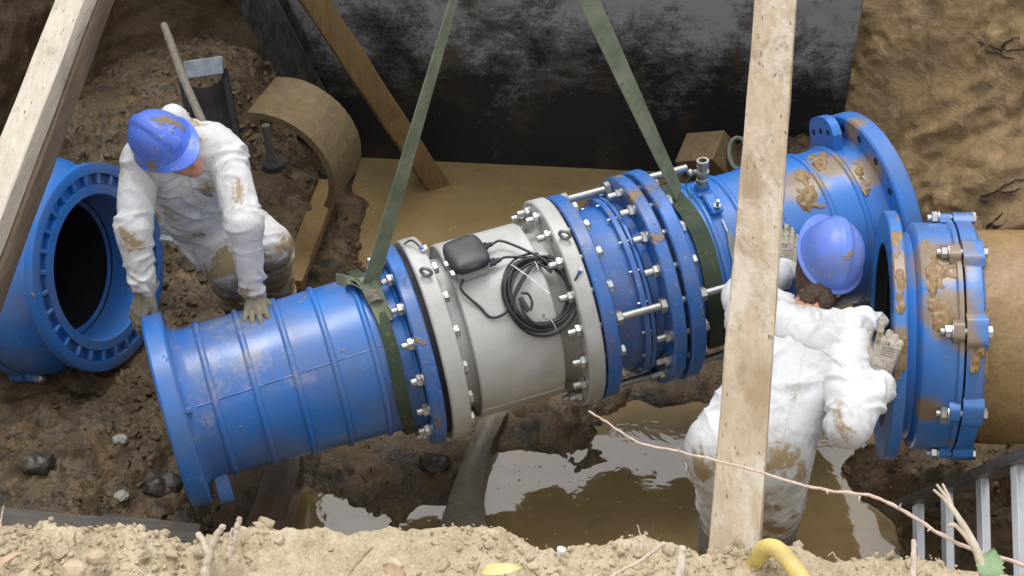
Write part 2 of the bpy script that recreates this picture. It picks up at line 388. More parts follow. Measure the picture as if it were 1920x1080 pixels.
M['clay'] = t.set(col=col, rough=t.ramp(t.noise(4, 3), [(.36, .38), (.62, .8)]), spec=.4, normal=t.bump(t.math('ADD', t.math('MULTIPLY', st_, .8), t.math('MULTIPLY', c_, .22)), .8, .028))
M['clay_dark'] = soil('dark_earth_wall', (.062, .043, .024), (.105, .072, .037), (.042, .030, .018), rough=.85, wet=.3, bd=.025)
M['drysoil'] = soil('dry_crumbly_soil', (.31, .245, .155), (.46, .39, .28), (.21, .155, .092), rough=.95, wet=.15, s=2.2, bd=.012, specks=(.56, .5, .38), specmin=.9)
M['mudcrust'] = soil('mud_crust_on_pipe', (.20, .125, .05), (.26, .17, .075), (.15, .092, .038), rough=.55, wet=.5, bd=.006)
# ================================================================== setting
# ---- pit floor: control heights interpolated, then clods
CTRL = [(700,330,-.1),(900,350,-.1),(1100,340,-.1),(850,420,-.09),(720,420,-.07),(690,470,-.05),(1000,400,-.1),(1250,330,-.08),
 (640,450,0.08),(645,400,0.04),(640,320,0.03),(600,490,0.16),(560,400,0.26),(480,480,0.36),(350,500,0.36),(350,150,0.5),(250,250,0.45),(420,330,0.38),
 (560,330,0.2),(500,340,0.32),(400,620,0.28),(150,450,0.32),(300,600,0.3),
 (50,750,0.36),(150,800,0.38),(250,850,0.32),(330,900,0.24),(60,950,0.38),(300,980,0.22),(180,720,0.32),(420,940,0.1),(0,850,0.46),(240,700,0.3),
 (450,900,0.12),(560,900,.0),(620,865,.035),(690,900,.018),(600,975,-.06),(700,985,-.03),(800,985,-.05),(800,890,.055),(740,935,.03),(760,830,.03),(850,850,.03),(660,825,.05),(720,835,.03),
 (1000,795,.03),(1050,812,.03),(1080,850,.004),(960,825,.01),(940,795,.03),(960,870,-.05),(1040,880,-.06),(1150,740,.035),(1250,720,.06),(1100,700,.06),(1180,780,-.05),(1260,790,-.05),
 (950,950,-.1),(1000,900,-.08),(1100,950,-.1),(1250,900,-.1),(1200,830,-.06),(1300,850,-.06),(1550,950,-.1),(1650,980,-.1),(1600,1040,-.1),(1100,1040,-.1),(1520,860,-.08),
 (1700,870,0.26),(1780,870,0.34),(1850,880,0.3),(1655,850,0.1),(1610,820,-.06),(1920,850,0.4),(1760,925,-.01),(1850,960,-.04),(1680,920,-.05),
 (1330,320,0.3),(1420,330,0.3),(1700,300,0.3),(1900,300,0.4)]
cp = np.array([tuple(Pz(a, b, WL+max(h, 0)))[:2]+(h,) for a, b, h in CTRL])
def floor_h(x, y):
    d2 = (x[:, None]-cp[None, :, 0])**2+((y[:, None]-cp[None, :, 1])*.8)**2
    wg = 1/(d2+.004)**2.2; h = (wg*cp[None, :, 2]).sum(1)/wg.sum(1)
    p = np.stack([x, y, np.zeros_like(x)], 1)
    h = h+.022*fbm(p*3.2, 3)
    wd, idv = worley(p*13+.6*np.stack([fbm(p*6, 2), fbm(p*6+7, 2), np.zeros_like(x)], 1))
    wd2, id2 = worley(p*30)
    land = np.clip((h+.055)/.05, 0, 1)*(.35+.65*np.clip(.5+1.4*perlin(p*1.9+3), 0, 1))
    rough_ = 1+.9*np.clip((h-.08)/.15, 0, 1)
    h = h+land*rough_*(.034*(.55-wd)*(.3+idv)+.017*(.5-wd2)*(.3+id2)+.012*ridged(p*11, 3)+.006*fbm(p*42, 2))
    cw = np.clip(1-np.hypot((x+2.15)/.75, (y-5.4)/.75), 0, 1); h = np.where(cw > 0, np.minimum(h, .36+(1-np.minimum(cw*3, 1))*.4), h)
    return h+WL
nx, ny = 620, 560
xs = np.linspace(-3.7, 3.9, nx); ys = np.linspace(2.2, 8.8, ny)
gx, gy = np.meshgrid(xs, ys, indexing='ij')
gz = floor_h(gx.ravel(), gy.ravel())
floor_o = struct(link('pit_floor', npmesh('pit_floor', np.stack([gx.ravel(), gy.ravel(), gz], 1), gridfaces(nx, ny)), M['mud']))
FLOORPTS = np.stack([gx.ravel(), gy.ravel(), gz], 1)
def fz(x, y): return float(floor_h(np.array([x]), np.array([y]))[0])
# ---- muddy water standing in the pit
t = NT('muddy_water')
wv = t.noise(3.5, 3, .5, vec=t.map((1, 1.6, 1)), dist=.8); rp = t.noise(38, 2)
col = t.mix(t.ramp(t.noise(1.3, 4), [(.3, 0), (.7, 1)]), (.22, .152, .066), (.285, .205, .098))
col = t.mix(t.ramp(t.noise(4, 5, .6, vec=t.map((1, 1.8, 1)), dist=1.0), [(.5, 0), (.72, .45)]), col, (.17, .122, .052)); 
M['water'] = t.set(col=col, rough=.03, spec=1.0, ior=1.62, normal=t.bump(t.math('ADD', wv, t.math('MULTIPLY', rp, .05)), .12, .02))
nx, ny = 130, 110
gx, gy = np.meshgrid(np.linspace(-3.6, 3.8, nx), np.linspace(2.3, 8.3, ny), indexing='ij')
p = np.stack([gx.ravel(), gy.ravel(), 0*gx.ravel()], 1)
struct(link('muddy_water', npmesh('muddy_water', p+np.array([0, 0, 1])*(WL+.0025*fbm(p*2.5, 2))[:, None], gridfaces(nx, ny)), M['water']))
# ---- earth walls round the pit (loop of base points, leaning outwards; unseen side tops raised to darken the pit)
def wall(name, base, top, mat, res=.016, amp=.07, dirn=(1, 0, .6), z0=-.7, z1=2.05, streak=.05, seed=0.0, bulges=()):
    base = catmull([(*b, 0) for b in base], 10); top = catmull([(*b, 0) for b in top], 10)
    L = sum((base[i+1]-base[i]).length for i in range(len(base)-1)); nu = int(L/res); nv = int((z1-z0)/res)
    def resample(pl, n):
        pl = np.array([tuple(q) for q in pl]); s = np.r_[0, np.cumsum(np.linalg.norm(np.diff(pl, axis=0), axis=1))]
        tt = np.linspace(0, s[-1], n); return np.stack([np.interp(tt, s, pl[:, k]) for k in range(3)], 1)
    b = resample(base, nu); tp = resample(top, nu); v = np.linspace(0, 1, nv)
    e = v**1.25
    pts = b[:, None, :]*(1-e)[None, :, None]+tp[:, None, :]*e[None, :, None]; pts[:, :, 2] = (z0+(z1-z0)*v)[None, :]
    du = np.gradient(b, axis=0); nn = np.stack([du[:, 1], -du[:, 0], 0*du[:, 0]], 1); nn /= np.linalg.norm(nn, axis=1)[:, None]
    q = pts.reshape(-1, 3)+seed; N = np.repeat(nn, nv, axis=0)
    d = Vector(dirn).normalized(); d = np.array(d)
    al = q@d; st = q-al[:, None]*d[None, :]*.92
    disp = amp*1.5*fbm(q*1.1, 3)+streak*ridged(st*3.4+.22*fbm(q*1.5, 2)[:, None], 3)*np.clip(.5+1.2*perlin(q*.9+5), 0, 1)
    wd, idv = worley(q*9); clod = np.clip(.3+1.6*perlin(q*1.4+11), 0, 1)
    disp = disp+.035*clod*(.5-wd)*(.4+idv)+.007*fbm(q*16, 3)+.009*ridged(st*8+.3*fbm(q*5, 2)[:, None], 2)*np.clip(.4+1.5*perlin(q*1.7+21), 0, 1)
    pts = pts.reshape(-1, 3)+N*disp[:, None]
    pts[:, 2] += .02*fbm(q*4+31, 2)
    return struct(link(name, npmesh(name, pts, gridfaces(nu, nv)), mat))
# right-hand clay wall, from behind the steel sheet round to the near bank
clay_o = wall('clay_wall', [(1.40, 7.4), (1.72, 7.05), (1.92, 6.5), (2.12, 5.8), (2.40, 5.15), (2.75, 4.2), (2.9, 2.9)],
     [(1.65, 8.2), (2.2, 8.0), (2.8, 7.4), (3.3, 6.2), (3.55, 5.2), (3.65, 4.0), (3.5, 2.6)], M['clay'], amp=.06, dirn=(.75, -.25, .5), streak=.055, z1=2.5)
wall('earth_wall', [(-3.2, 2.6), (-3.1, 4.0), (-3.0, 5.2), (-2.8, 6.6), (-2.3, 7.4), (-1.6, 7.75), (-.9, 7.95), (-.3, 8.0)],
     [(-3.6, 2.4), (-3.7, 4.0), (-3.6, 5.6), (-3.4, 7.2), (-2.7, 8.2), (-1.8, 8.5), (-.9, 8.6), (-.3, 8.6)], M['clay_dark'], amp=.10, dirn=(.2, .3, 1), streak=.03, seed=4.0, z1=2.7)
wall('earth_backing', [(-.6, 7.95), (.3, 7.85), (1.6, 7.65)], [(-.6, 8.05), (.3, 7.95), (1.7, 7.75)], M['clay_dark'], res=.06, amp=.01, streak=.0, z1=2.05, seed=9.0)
# ---- near bank in the foreground, crumbly dry soil with the drop into the pit
EDGE = [(-300,1010),(0,1004),(120,1003),(200,1012),(300,1022),(360,1036),(420,1016),(520,996),(590,986),(700,990),(830,992),(900,996),(980,1014),(1040,1032),(1110,1028),(1170,1022),(1250,1024),(1310,1046),(1420,1046),(1500,1036),(1560,1052),(1640,1060),(1760,1062),(1920,1074),(2300,1085)]
ed = np.array([tuple(P(a, b+8, 3.62)) for a, b in EDGE]); BANKZ = 1.98
nx = 420; X = np.linspace(-1.75, 1.75, nx)
ye = np.interp(X, ed[:, 0], ed[:, 1]); ze = np.interp(X, ed[:, 0], ed[:, 2])
rows = []
for k in range(80):                                   # top of the bank, front to edge
    s = k/79; rows.append(np.stack([X, 1.55+(ye-1.55)*s, ze-.10*(1-s)**1.5+.02], 1))
for k in range(1, 60):                                # over the lip and down the face
    s = k/59; rows.append(np.stack([X, ye+.16*math.sin(min(s*5, 1)*math.pi/2)*.35+.35*s, ze+.02-.03*min(s*8, 1)-2.2*s**1.3], 1))
pts = np.stack(rows, 1).reshape(-1, 3)
wd, idv = worley(pts*np.array([24, 24, 24])); wd2, id2 = worley(pts*60); wd3, id3 = worley(pts*9)
dz = .035*fbm(pts*4, 3)+.03*(.5-wd3)*id3+.016*(.5-wd)*(.3+idv)+.008*(.5-wd2)*(.3+id2)+.006*fbm(pts*45, 2)
pts[:, 2] += dz; pts[:, 1] += .5*dz
struct(link('foreground_bank', npmesh('foreground_bank', pts, gridfaces(nx, 139)), M['drysoil']))
BANKPTS = pts.copy()
# ---- surrounding ground, a sheet with the pit cut out, out to the horizon; unseen sides raised with the walls to shade the pit
rim = [(-3.5, 1.6), (-3.65, 4.0), (-3.55, 5.6), (-3.35, 7.15), (-2.65, 8.15), (-1.8, 8.45), (-.5, 8.5), (.4, 8.0), (1.65, 8.15), (2.15, 7.95), (2.75, 7.35), (3.35, 6.25), (3.55, 5.2), (3.65, 4.0), (3.45, 1.6)]
vs = []; nr = len(rim); rings = (1, 1.25, 1.8, 4, 12, 60)
for s in rings:
    for (x, y) in rim: vs.append((x*s, 4.5+(y-4.5)*s, (1.98 if y < 2 else (2.6 if x < -1.2 else 2.2)) if s < 3 else 2.0))
fs = [(r*nr+i, r*nr+(i+1) % nr, (r+1)*nr+(i+1) % nr, (r+1)*nr+i) for r in range(len(rings)-1) for i in range(nr)]
vs2 = [(x, min(y, 1.62) if y < 2 else y, z-.14 if (y <= 1.7 and r_ < nr) else z) for r_, (x, y, z) in enumerate(vs)]
me = bpy.data.meshes.new('ground'); me.from_pydata(vs2, [], fs); fix(me, 30)
struct(link('ground', me, M['drysoil']))

# ---- crumbs and clods lying loose: far too many to count
_ico = []
_t = (1+5**.5)/2
_iv = np.array([(-1, _t, 0), (1, _t, 0), (-1, -_t, 0), (1, -_t, 0), (0, -1, _t), (0, 1, _t), (0, -1, -_t), (0, 1, -_t), (_t, 0, -1), (_t, 0, 1), (-_t, 0, -1), (-_t, 0, 1)])/1.9
_if = np.array([(0, 11, 5), (0, 5, 1), (0, 1, 7), (0, 7, 10), (0, 10, 11), (1, 5, 9), (5, 11, 4), (11, 10, 2), (10, 7, 6), (7, 1, 8), (3, 9, 4), (3, 4, 2), (3, 2, 6), (3, 6, 8), (3, 8, 9), (4, 9, 5), (2, 4, 11), (6, 2, 10), (8, 6, 7), (9, 8, 1)])
def crumbs(name, pos, size, mat, label, flat=.75, rs=1):
    r = np.random.RandomState(rs); n = len(pos)
    q = r.normal(size=(n, 3, 3)); q = np.linalg.qr(q)[0]
    sc_ = size[:, None]*r.uniform(.6, 1.3, (n, 3)); v = _iv[None]*(1+r.uniform(-.28, .28, (n, 12, 1)))*sc_[:, None, :]
    v = np.einsum('nij,nkj->nki', q, v); v[:, :, 2] *= flat; v += pos[:, None, :]
    f = _if[None]+12*np.arange(n)[:, None, None]
    o = link(name, npmesh(name, v.reshape(-1, 3), f.reshape(-1, 3), 50), mat); o['kind'] = 'stuff'; o['label'] = label; return o
r_ = np.random.RandomState(5)
bg_ = BANKPTS.reshape(420, 139, 3)[12:-12, 34:92].reshape(-1, 3)
clus = np.clip(.35+1.5*perlin(bg_*4), .03, 1)**1.6; ix_ = r_.choice(len(bg_), 15000, p=clus/clus.sum())
ps = bg_[ix_]+r_.normal(size=(15000, 3))*.004; sz = np.exp(r_.normal(-5.7, .72, 15000)); sz = np.minimum(sz, .028); ps[:, 2] -= sz*.2
crumbs('soil_crumbs', ps, sz, M['drysoil'], 'dry crumbs of pale soil scattered over the foreground bank', .8, 2)
fp = FLOORPTS; sel = (fp[:, 2] > WL-.012) & (np.abs(fp[:, 0]) < 2.7) & (fp[:, 1] > 3.8) & (fp[:, 1] < 7.9); fp = fp[sel]
clus = np.clip(.35+1.5*perlin(fp*2.2+2), .03, 1); ix_ = r_.choice(len(fp), 9000, p=clus/clus.sum())
ps = fp[ix_]+r_.normal(size=(9000, 3))*np.array([.006, .006, .002]); sz = np.minimum(np.exp(r_.normal(-4.7, .65, 9000)), .05); ps[:, 2] -= sz*.15
crumbs('mud_clods', ps, sz, M['mud'], 'wet clods of dark mud lying over the pit floor', .62, 3)
# ================================================================== steel sheet and timbers
# ---- black coated steel sheet against the far side
A0 = Pz(560, 290, WL); B0 = Pz(1562, 338, WL)
ex = nrm(V(B0.x-A0.x, B0.y-A0.y, 0)); en = V(-ex.y, ex.x, 0); Wd = (B0-A0).length
t = NT('black_bitumen_steel')
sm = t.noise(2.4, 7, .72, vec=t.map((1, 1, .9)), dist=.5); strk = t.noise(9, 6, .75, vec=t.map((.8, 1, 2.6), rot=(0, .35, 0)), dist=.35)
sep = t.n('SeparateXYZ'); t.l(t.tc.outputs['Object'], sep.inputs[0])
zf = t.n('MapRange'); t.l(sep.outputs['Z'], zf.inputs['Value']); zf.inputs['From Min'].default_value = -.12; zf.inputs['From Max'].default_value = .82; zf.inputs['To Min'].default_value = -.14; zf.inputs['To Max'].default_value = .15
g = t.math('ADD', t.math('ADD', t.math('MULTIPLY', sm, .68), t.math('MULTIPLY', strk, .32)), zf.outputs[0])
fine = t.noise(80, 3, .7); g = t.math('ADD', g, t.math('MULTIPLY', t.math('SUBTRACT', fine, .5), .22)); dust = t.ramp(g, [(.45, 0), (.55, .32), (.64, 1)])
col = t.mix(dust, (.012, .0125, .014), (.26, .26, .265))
rust = t.ramp(t.noise(3.4, 6, .65), [(.54, 0), (.70, .8)]); col = t.mix(rust, col, (.05, .036, .016))
scr = t.ramp(t.noise(16, 4, .7, vec=t.map((.25, 1, 6), rot=(0, .7, 0)), dist=.3), [(.70, 0), (.73, .55)]); col = t.mix(scr, col, (.17, .16, .14))
scr2 = t.ramp(t.noise(14, 4, .7, vec=t.map((7, 1, .3), rot=(0, .3, 0)), dist=.4), [(.70, 0), (.74, .5)]); col = t.mix(scr2, col, (.2, .2, .2))
sp = t.ramp(t.voro(26), [(.05, 1), (.09, 0)]); sel = t.ramp(t.noise(9, 2), [(.58, 0), (.62, 1)])
col = t.mix(t.math('MULTIPLY', sp, sel), col, (.28, .22, .14))
M['panel'] = t.set(col=col, rough=t.ramp(sm, [(.3, .38), (.7, .8)]), normal=t.bump(t.math('ADD', sm, strk), .35, .01), spec=.35)
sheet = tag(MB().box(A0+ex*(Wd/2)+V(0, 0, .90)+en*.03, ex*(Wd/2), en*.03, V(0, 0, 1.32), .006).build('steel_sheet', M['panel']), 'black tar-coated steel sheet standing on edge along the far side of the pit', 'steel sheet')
# ---- timber struts bracing the pit overhead
def beam(mb, p0, p1, side, up, w, h, ch=.004, n=10, wob=.002):
    p0, p1 = Vector(p0), Vector(p1); a = nrm(p1-p0); side = nrm(Vector(side)-a*Vector(side).dot(a)); up = nrm(a.cross(side)) if a.cross(side).dot(Vector(up)) > 0 else nrm(side.cross(a))
    prof = [(-1, -1+2*ch/h), (-1+2*ch/w, -1), (1-2*ch/w, -1), (1, -1+2*ch/h), (1, 1-2*ch/h), (1-2*ch/w, 1), (-1+2*ch/w, 1), (-1, 1-2*ch/h)]
    vs = []; fs = []
    for i in range(n+1):
        c = p0.lerp(p1, i/n)
        for (x, y) in prof:
            vs.append(c+side*(x*w/2+random.uniform(-wob, wob))+up*(y*h/2+random.uniform(-wob, wob)))
    for i in range(n):
        for k in range(8): fs.append((i*8+k, i*8+(k+1) % 8, (i+1)*8+(k+1) % 8, (i+1)*8+k))
    fs.append(tuple(range(7, -1, -1))); fs.append(tuple(range(n*8, n*8+8)))
    return mb.add(vs, fs)
# right strut: rests on the near bank, runs over the pit
q0 = P(1376, 1050, 3.66); q1 = P(1455, 0, 4.62); dr = nrm(q1-q0)
rst = tag(beam(MB(), q0-dr*.12, q1+dr*2.6, V(1, 0, .16), V(0, -.3, 1), .126, .055, n=26).build('timber_strut', M['wood_pale']), 'pale sawn timber strut crossing the pit in front of the right-hand worker', 'timber', 'timber struts')
# left strut: two timbers one on the other
s0 = P(-40, 470, 4.78); s1 = P(143, 0, 5.55); dl = nrm(s1-s0)
lst = thing('timber_strut', 'thick light-topped timber strut across the upper left corner above the open blue coupling', 'timber', s0-dl*1.6, 'timber struts')
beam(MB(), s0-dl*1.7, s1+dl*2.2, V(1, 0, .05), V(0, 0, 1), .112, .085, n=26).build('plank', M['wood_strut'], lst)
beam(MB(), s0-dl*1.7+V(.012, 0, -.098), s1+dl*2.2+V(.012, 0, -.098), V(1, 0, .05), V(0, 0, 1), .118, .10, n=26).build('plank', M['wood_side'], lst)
# mud-coated timber leaning from the water to the upper left
b0 = Pz(822, 352, WL-.05); b1 = P(588, 0, 7.55); db = nrm(b1-b0)
tag(beam(MB(), b0-db*.15, b1+db*1.1, V(1, .55, .4), V(0, -1, 0),   .125, .14, ch=.006, n=20, wob=.004).build('timber_prop', M['wood_mud']), 'mud-coated square timber leaning out of the water against the black steel sheet', 'timber')
# dark steel channel pile leaning at the left end of the sheet
h0 = Pz(655, 300, WL-.1); h1 = P(492, 0, 7.95); dh = nrm(h1-h0)
pile = thing('steel_pile', 'dark grey steel beam leaning left behind the cut curved pipe shell', 'steel beam', h0)
sd = nrm(V(1, .1, .1)-dh*V(1, .1, .1).dot(dh)); un = nrm(sd.cross(dh)); un = un if un.y < 0 else -un
t = NT('scraped_dark_steel'); g = t.noise(7, 8, .7, vec=t.map((3, 3, .8)), dist=.5)
M['pile'] = t.set(col=t.mix(t.ramp(g, [(.42, 0), (.72, 1)]), (.034, .034, .036), (.13, .13, .135)), rough=.6, normal=t.bump(g, .3, .006))
cH = (h0+h1)/2+dh*.5; LH = (h1-h0).length/2+.6
MB().box(cH-un*-.09, sd*.10, un*.010, dh*LH, .004).build('flange', M['pile'], pile)
MB().box(cH, sd*.008, un*.0795, dh*LH).build('web', M['pile'], pile)
MB().box(cH-un*.09, sd*.10, un*.010, dh*LH, .004).build('flange', M['pile'], pile)
# ================================================================== the slung pipe assembly
PL = P(322, 770, 6.10); PR = P(1645, 400, 6.70); AX = nrm(PR-PL)
def s_at(px):                                   # position along the axis whose centre projects to column px
    lo, hi = -1.0, 5.0
    for _ in range(50):
        mid = (lo+hi)/2
        if proj(PL+AX*mid)[0] < px: lo = mid
        else: hi = mid
    return lo
def R_at(s, semi): return semi*proj(PL+AX*s)[2]/FPX
def frame_for(c, a):
    n = nrm(CAM-c); n = nrm(n-a*n.dot(a)); m = a.cross(n)
    if m.dot(UPV) > 0: m = -m
    return n, m
AN, AM = frame_for(PL+AX*1.55, AX)              # AN faces the camera, AM points down in the picture
def apt(s, ph, r): return PL+AX*s+(AN*math.cos(R_(ph))+AM*math.sin(R_(ph)))*r
def rad(ph): return AN*math.cos(R_(ph))+AM*math.sin(R_(ph))
def tang(ph): return -AN*math.sin(R_(ph))+AM*math.cos(R_(ph))
M['blue_right'] = paint('blue_paint_right_spool', (.020, .145, .49), (.03, .18, .56), mud=.68, mscale=4.2, stains=[(apt(s_at(1484), -36, .37), .16), (apt(s_at(1545), -48, .37), .15), (apt(s_at(1590), -30, .37), .13), (apt(s_at(1608), -58, .43), .10)])
asm = thing('pipe_assembly', 'blue pipe string with light grey flow meter in the middle, hanging in green slings', 'pipe', PL+V(0, 0, -.4))
# ---- ring profile helpers
def flange_prof(s0, s1, ro, ri, c=.006): return [(s0, ri), (s0, ro-c), (s0+c, ro), (s1-c, ro), (s1, ro-c), (s1, ri), (s0, ri)]
def ring(name, s0, s1, ro, ri, mat, parent=asm, c=.006, seg=120): return MB().lathe(flange_prof(s0, s1, ro, ri, c), PL, AX, AN, AM, seg).build(name, mat, parent, 30)
def rib(name, s, r, mat, parent, h=.012, wd=.016):
    return MB().lathe([(s-wd, r-.004), (s-wd*.6, r+h*.75), (s, r+h), (s+wd*.6, r+h*.75), (s+wd, r-.004)], PL, AX, AN, AM, 120).build(name, mat, parent, 60)
sF0, sF1 = s_at(314), s_at(352)
sA0, sA1, sA2, sA3 = s_at(757), s_at(782), s_at(793), s_at(826)
sS0, sS1 = s_at(852), s_at(1005)
sB0, sB1, sB2, sB3 = s_at(1037), s_at(1066), s_at(1071), s_at(1096)
sG0, sG1 = s_at(1148), s_at(1158)
sC0, sC1, sC2, sC3 = s_at(1188), s_at(1211), s_at(1219), s_at(1244)
sE0, sE1 = s_at(1602), s_at(1634)
rF, rA, rW, rB, rC, rE = R_at(sF0, 188), R_at(sA0, 192), R_at(sA2, 193), R_at(sB0, 199), R_at(sC0, 200), R_at(sE0, 200)
rp0, rp1 = R_at(sF1, 144), R_at(sA0, 152)
# ---- left blue spool
sp1 = MB().lathe([(sF0+.002, rp0-.025), (sF1, rp0-.025), (sF1, rp0+.03), (sF1+.018, rp0+.008), (sF1+.05, rp0), (sA0-.02, rp1), (sA0-.004, rp1+.02), (sA0, rp1-.02)], PL, AX, AN, AM, 120).build('blue_spool', M['blue'], asm, 40)
sp1['label'] = 'left blue ribbed pipe section'
ring('end_flange', sF0, sF1, rF, rp0-.05, M['blue'], sp1, c=.01)
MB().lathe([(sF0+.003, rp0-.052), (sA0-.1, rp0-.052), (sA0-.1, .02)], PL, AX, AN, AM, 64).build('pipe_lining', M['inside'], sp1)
for k, px in enumerate((405, 478, 550, 619, 690)):
    s = s_at(px); rib('rib', s, rp0+(rp1-rp0)*(s-sF1)/(sA0-sF1), M['blue'], sp1)
# longitudinal seam on the spool, small stud near the flange and the foot bracket at its lower edge
MB().tube([apt(sF1+.03+k*.02, 2-k*.15, rp0+(rp1-rp0)*(k*.02)/(sA0-sF1)-.0005) for k in range(40)], .0035, 6).build('seam', M['blue'], sp1, 60)
st = apt(sF1+.012, 3, rp0+.004)
MB().box(st+rad(3)*.012, rad(3)*.018, tang(3)*.012, AX*.014, .004).build('stud', M['blue'], sp1)
def ear(name, s, ph0, ph1, r0, r1, th, mat, parent, holes=3, sgn=1):
    """rounded plate of a second flange segment standing on the pipe"""
    mb = MB(); n = 18; inner = []; outer = []
    for k in range(n+1):
        u = k/n; ph = ph0+(ph1-ph0)*u; e = 1-abs(2*u-1)**4
        inner.append(apt(s, ph, r0)); outer.append(apt(s, ph, r0+(r1-r0)*(.55+.45*e)))
    pts = inner+outer[::-1]
    vs = [p-AX*th/2 for p in pts]+[p+AX*th/2 for p in pts]; N = len(pts); fs = []
    for k in range(n):
        a, b, c, d = k, k+1, N-2-k, N-1-k
        fs.append((a, b, c, d)); fs.append((a+N, d+N, c+N, b+N))
    for k in range(N): fs.append((k, (k+1) % N, (k+1) % N+N, k+N))
    o = mb.add(vs, fs).build(name, mat, parent, 30)
    for k in range(holes):
        ph = ph0+(ph1-ph0)*(k+.7)/(holes+.4)
        for sg in (-1, 1):
            c = apt(s+sg*(th/2+.0006), ph, (r0+r1)/2+.01)
            MB().cyl(c, c+AX*sg*.001, .014, seg=14).build('bolt_hole', M['rubber'], o)
    return o
ear('foot_bracket', sF1+.055, 78, 100, rp0-.01, rF+.015, .055, M['blue'], sp1, 0)
# ---- joint A: blue flange against the meter's grey flange
ring('flange', sA0, sA1, rA, rp1-.06, M['blue_worn'], sp1)
ring('gasket', sA1, sA2, rA-.03, .27, M['rubber'], asm, .002)
# ---- flow meter
rn = R_at(sS0, 142); rs = R_at(sS0, 168)
fm = MB().lathe([(sA3-.02, rn-.03), (sA3, rn-.03), (sA3, rn+.02), (sA3+.02, rn), (sS0+.012, rn), (sS0+.012, rs-.012), (sS0, rs-.006), (sS0+.006, rs), (sS1-.006, rs), (sS1, rs-.006), (sS1-.008, rs-.012), (sS1-.008, rn), (sB0-.02, rn), (sB0, rn+.02), (sB0, rn-.03)], PL, AX, AN, AM, 128).build('flow_meter', M['white'], asm, 28)
fm['label'] = 'light grey flow meter body with sensor shroud'
ring('flange', sA2, sA3, rW, .27, M['white'], fm)
ring('flange', sB0, sB1, rB, .27, M['white'], fm)
# weld seam strip along the shroud near its lower edge
c0, c1 = apt(sS0+.004, 66, rs), apt(sS1-.004, 66, rs)
MB().tube([c0.lerp(c1, k/6) for k in range(7)], .003, 6).build('weld_seam', M['white'], fm)
for s, ph in (((sA2+sA3)/2, -34), ((sB0+sB1)/2, -32)):          # lifting eyes on the rims
    r = rW if s < sS0 else rB; c = apt(s, ph, r+.028)
    u, v2 = AX, rad(ph)
    q = nrm(AX*.75+tang(ph)*.5)
    MB().tube([c+(q*math.cos(a)+v2*math.sin(a))*.022 for a in [2*math.pi*k/18 for k in range(19)]], .0075, 8, cap=False).build('lifting_eye', M['steel_dull'], fm)
# ---- junction box
ph = -40; sj = s_at(912)+.0; O = apt(sj-.062, ph, rs); U, T, N = nrm(AX+tang(ph)*-.10), None, rad(ph)
U = nrm(U-N*U.dot(N)); T = N.cross(U); T = T if T.dot(AM) > 0 else -T
base = MB().box(O+N*.028, U*.072, T*.080, N*.030, .010).build('junction_box', M['grey_plastic'], asm); base['label'] = 'junction box with charcoal lid on the flow meter'
lidpts = []
mb = MB(); g = 12; vs = []; fs = []
for i in range(g+1):
    for j in range(g+1):
        a, b = 2*i/g-1, 2*j/g-1; e = 1-.10*(abs(a)**6*abs(b)**2+abs(b)**6*abs(a)**2)
        vs.append(O+U*(a*.083*e)+T*(b*.090*e)+N*(.058+.030+.010*(1-a*a)*(1-b*b)-.012*max(abs(a), abs(b))**8))
top = len(vs)
for i in range(g):
    for j in range(g): fs.append((i*(g+1)+j, i*(g+1)+j+1, (i+1)*(g+1)+j+1, (i+1)*(g+1)+j))
bd = [(i, 0) for i in range(g+1)]+[(g, j) for j in range(1, g+1)]+[(i, g) for i in range(g-1, -1, -1)]+[(0, j) for j in range(g-1, 0, -1)]
for (i, j) in bd:
    p_ = vs[i*(g+1)+j]; vs.append(p_-N*(.024)); 
nb = len(bd)
for k in range(nb):
    a = bd[k]; b = bd[(k+1) % nb]; fs.append((a[0]*(g+1)+a[1], b[0]*(g+1)+b[1], top+(k+1) % nb, top+k))
fs.append(tuple(range(top, top+nb)))
lid = mb.add(vs, fs).build('lid', M['black_plastic'], base, 50)
for (a, b) in ((-1.10, .1), (-1.06, .75)):
    c = O+U*(.083*a)+T*(.09*b)+N*.05; MB().box(c, U*.010, T*.014, N*.016, .003).build('lid_clip', M['zinc'], base)
gl1 = O+U*.083+T*-.035+N*.035; gl2 = O+U*.080+T*.055+N*.03
for g_ in (gl1, gl2):
    MB().cyl(g_-U*.01, g_+U*.022, .017, seg=6).cyl(g_+U*.022, g_+U*.045, .013, .009, seg=12).build('cable_gland', M['black_plastic'], base)
# ---- coiled cable lying on the meter
def on_shroud(ds, dt, h=.0):                     # metres along / around from coil centre
    phc = -9+math.degrees(dt/rs); return apt(s_at(985)+ds, phc, rs+.008+h)
cab = MB(); cr = random.Random(4)
loops = 9
for k in range(loops):
    r0 = .116+.048*cr.random(); ox, oy = cr.uniform(-.010, .010), cr.uniform(-.010, .010); ph1 = cr.uniform(0, 6.28); el = cr.uniform(.96, 1.05); hh = .002+.0028*k
    path = []
    for i in range(61):
        a = 2*math.pi*i/60; r = r0*(1+.035*math.sin(2*a+ph1)+.02*math.sin(3*a-ph1))
        path.append(on_shroud(ox+r*el*math.cos(a), oy+r*math.sin(a)*1.02, hh+.004*math.sin(2*a+ph1)))
    cab.tube(path, .0052, 7, cap=False)
coil = cab.build('cable_coil', M['cable'], asm, 60); coil['label'] = 'coil of black cable tied on the flow meter'
def surf(pxs, h=.008, ss=10):                    # cable run given by (px along axis centre, angle, extra height)
    return catmull([apt(s_at(a), b, rs+h+c) for a, b, c in pxs], ss)
j0 = gl1+U*.045; j1 = gl2+U*.045
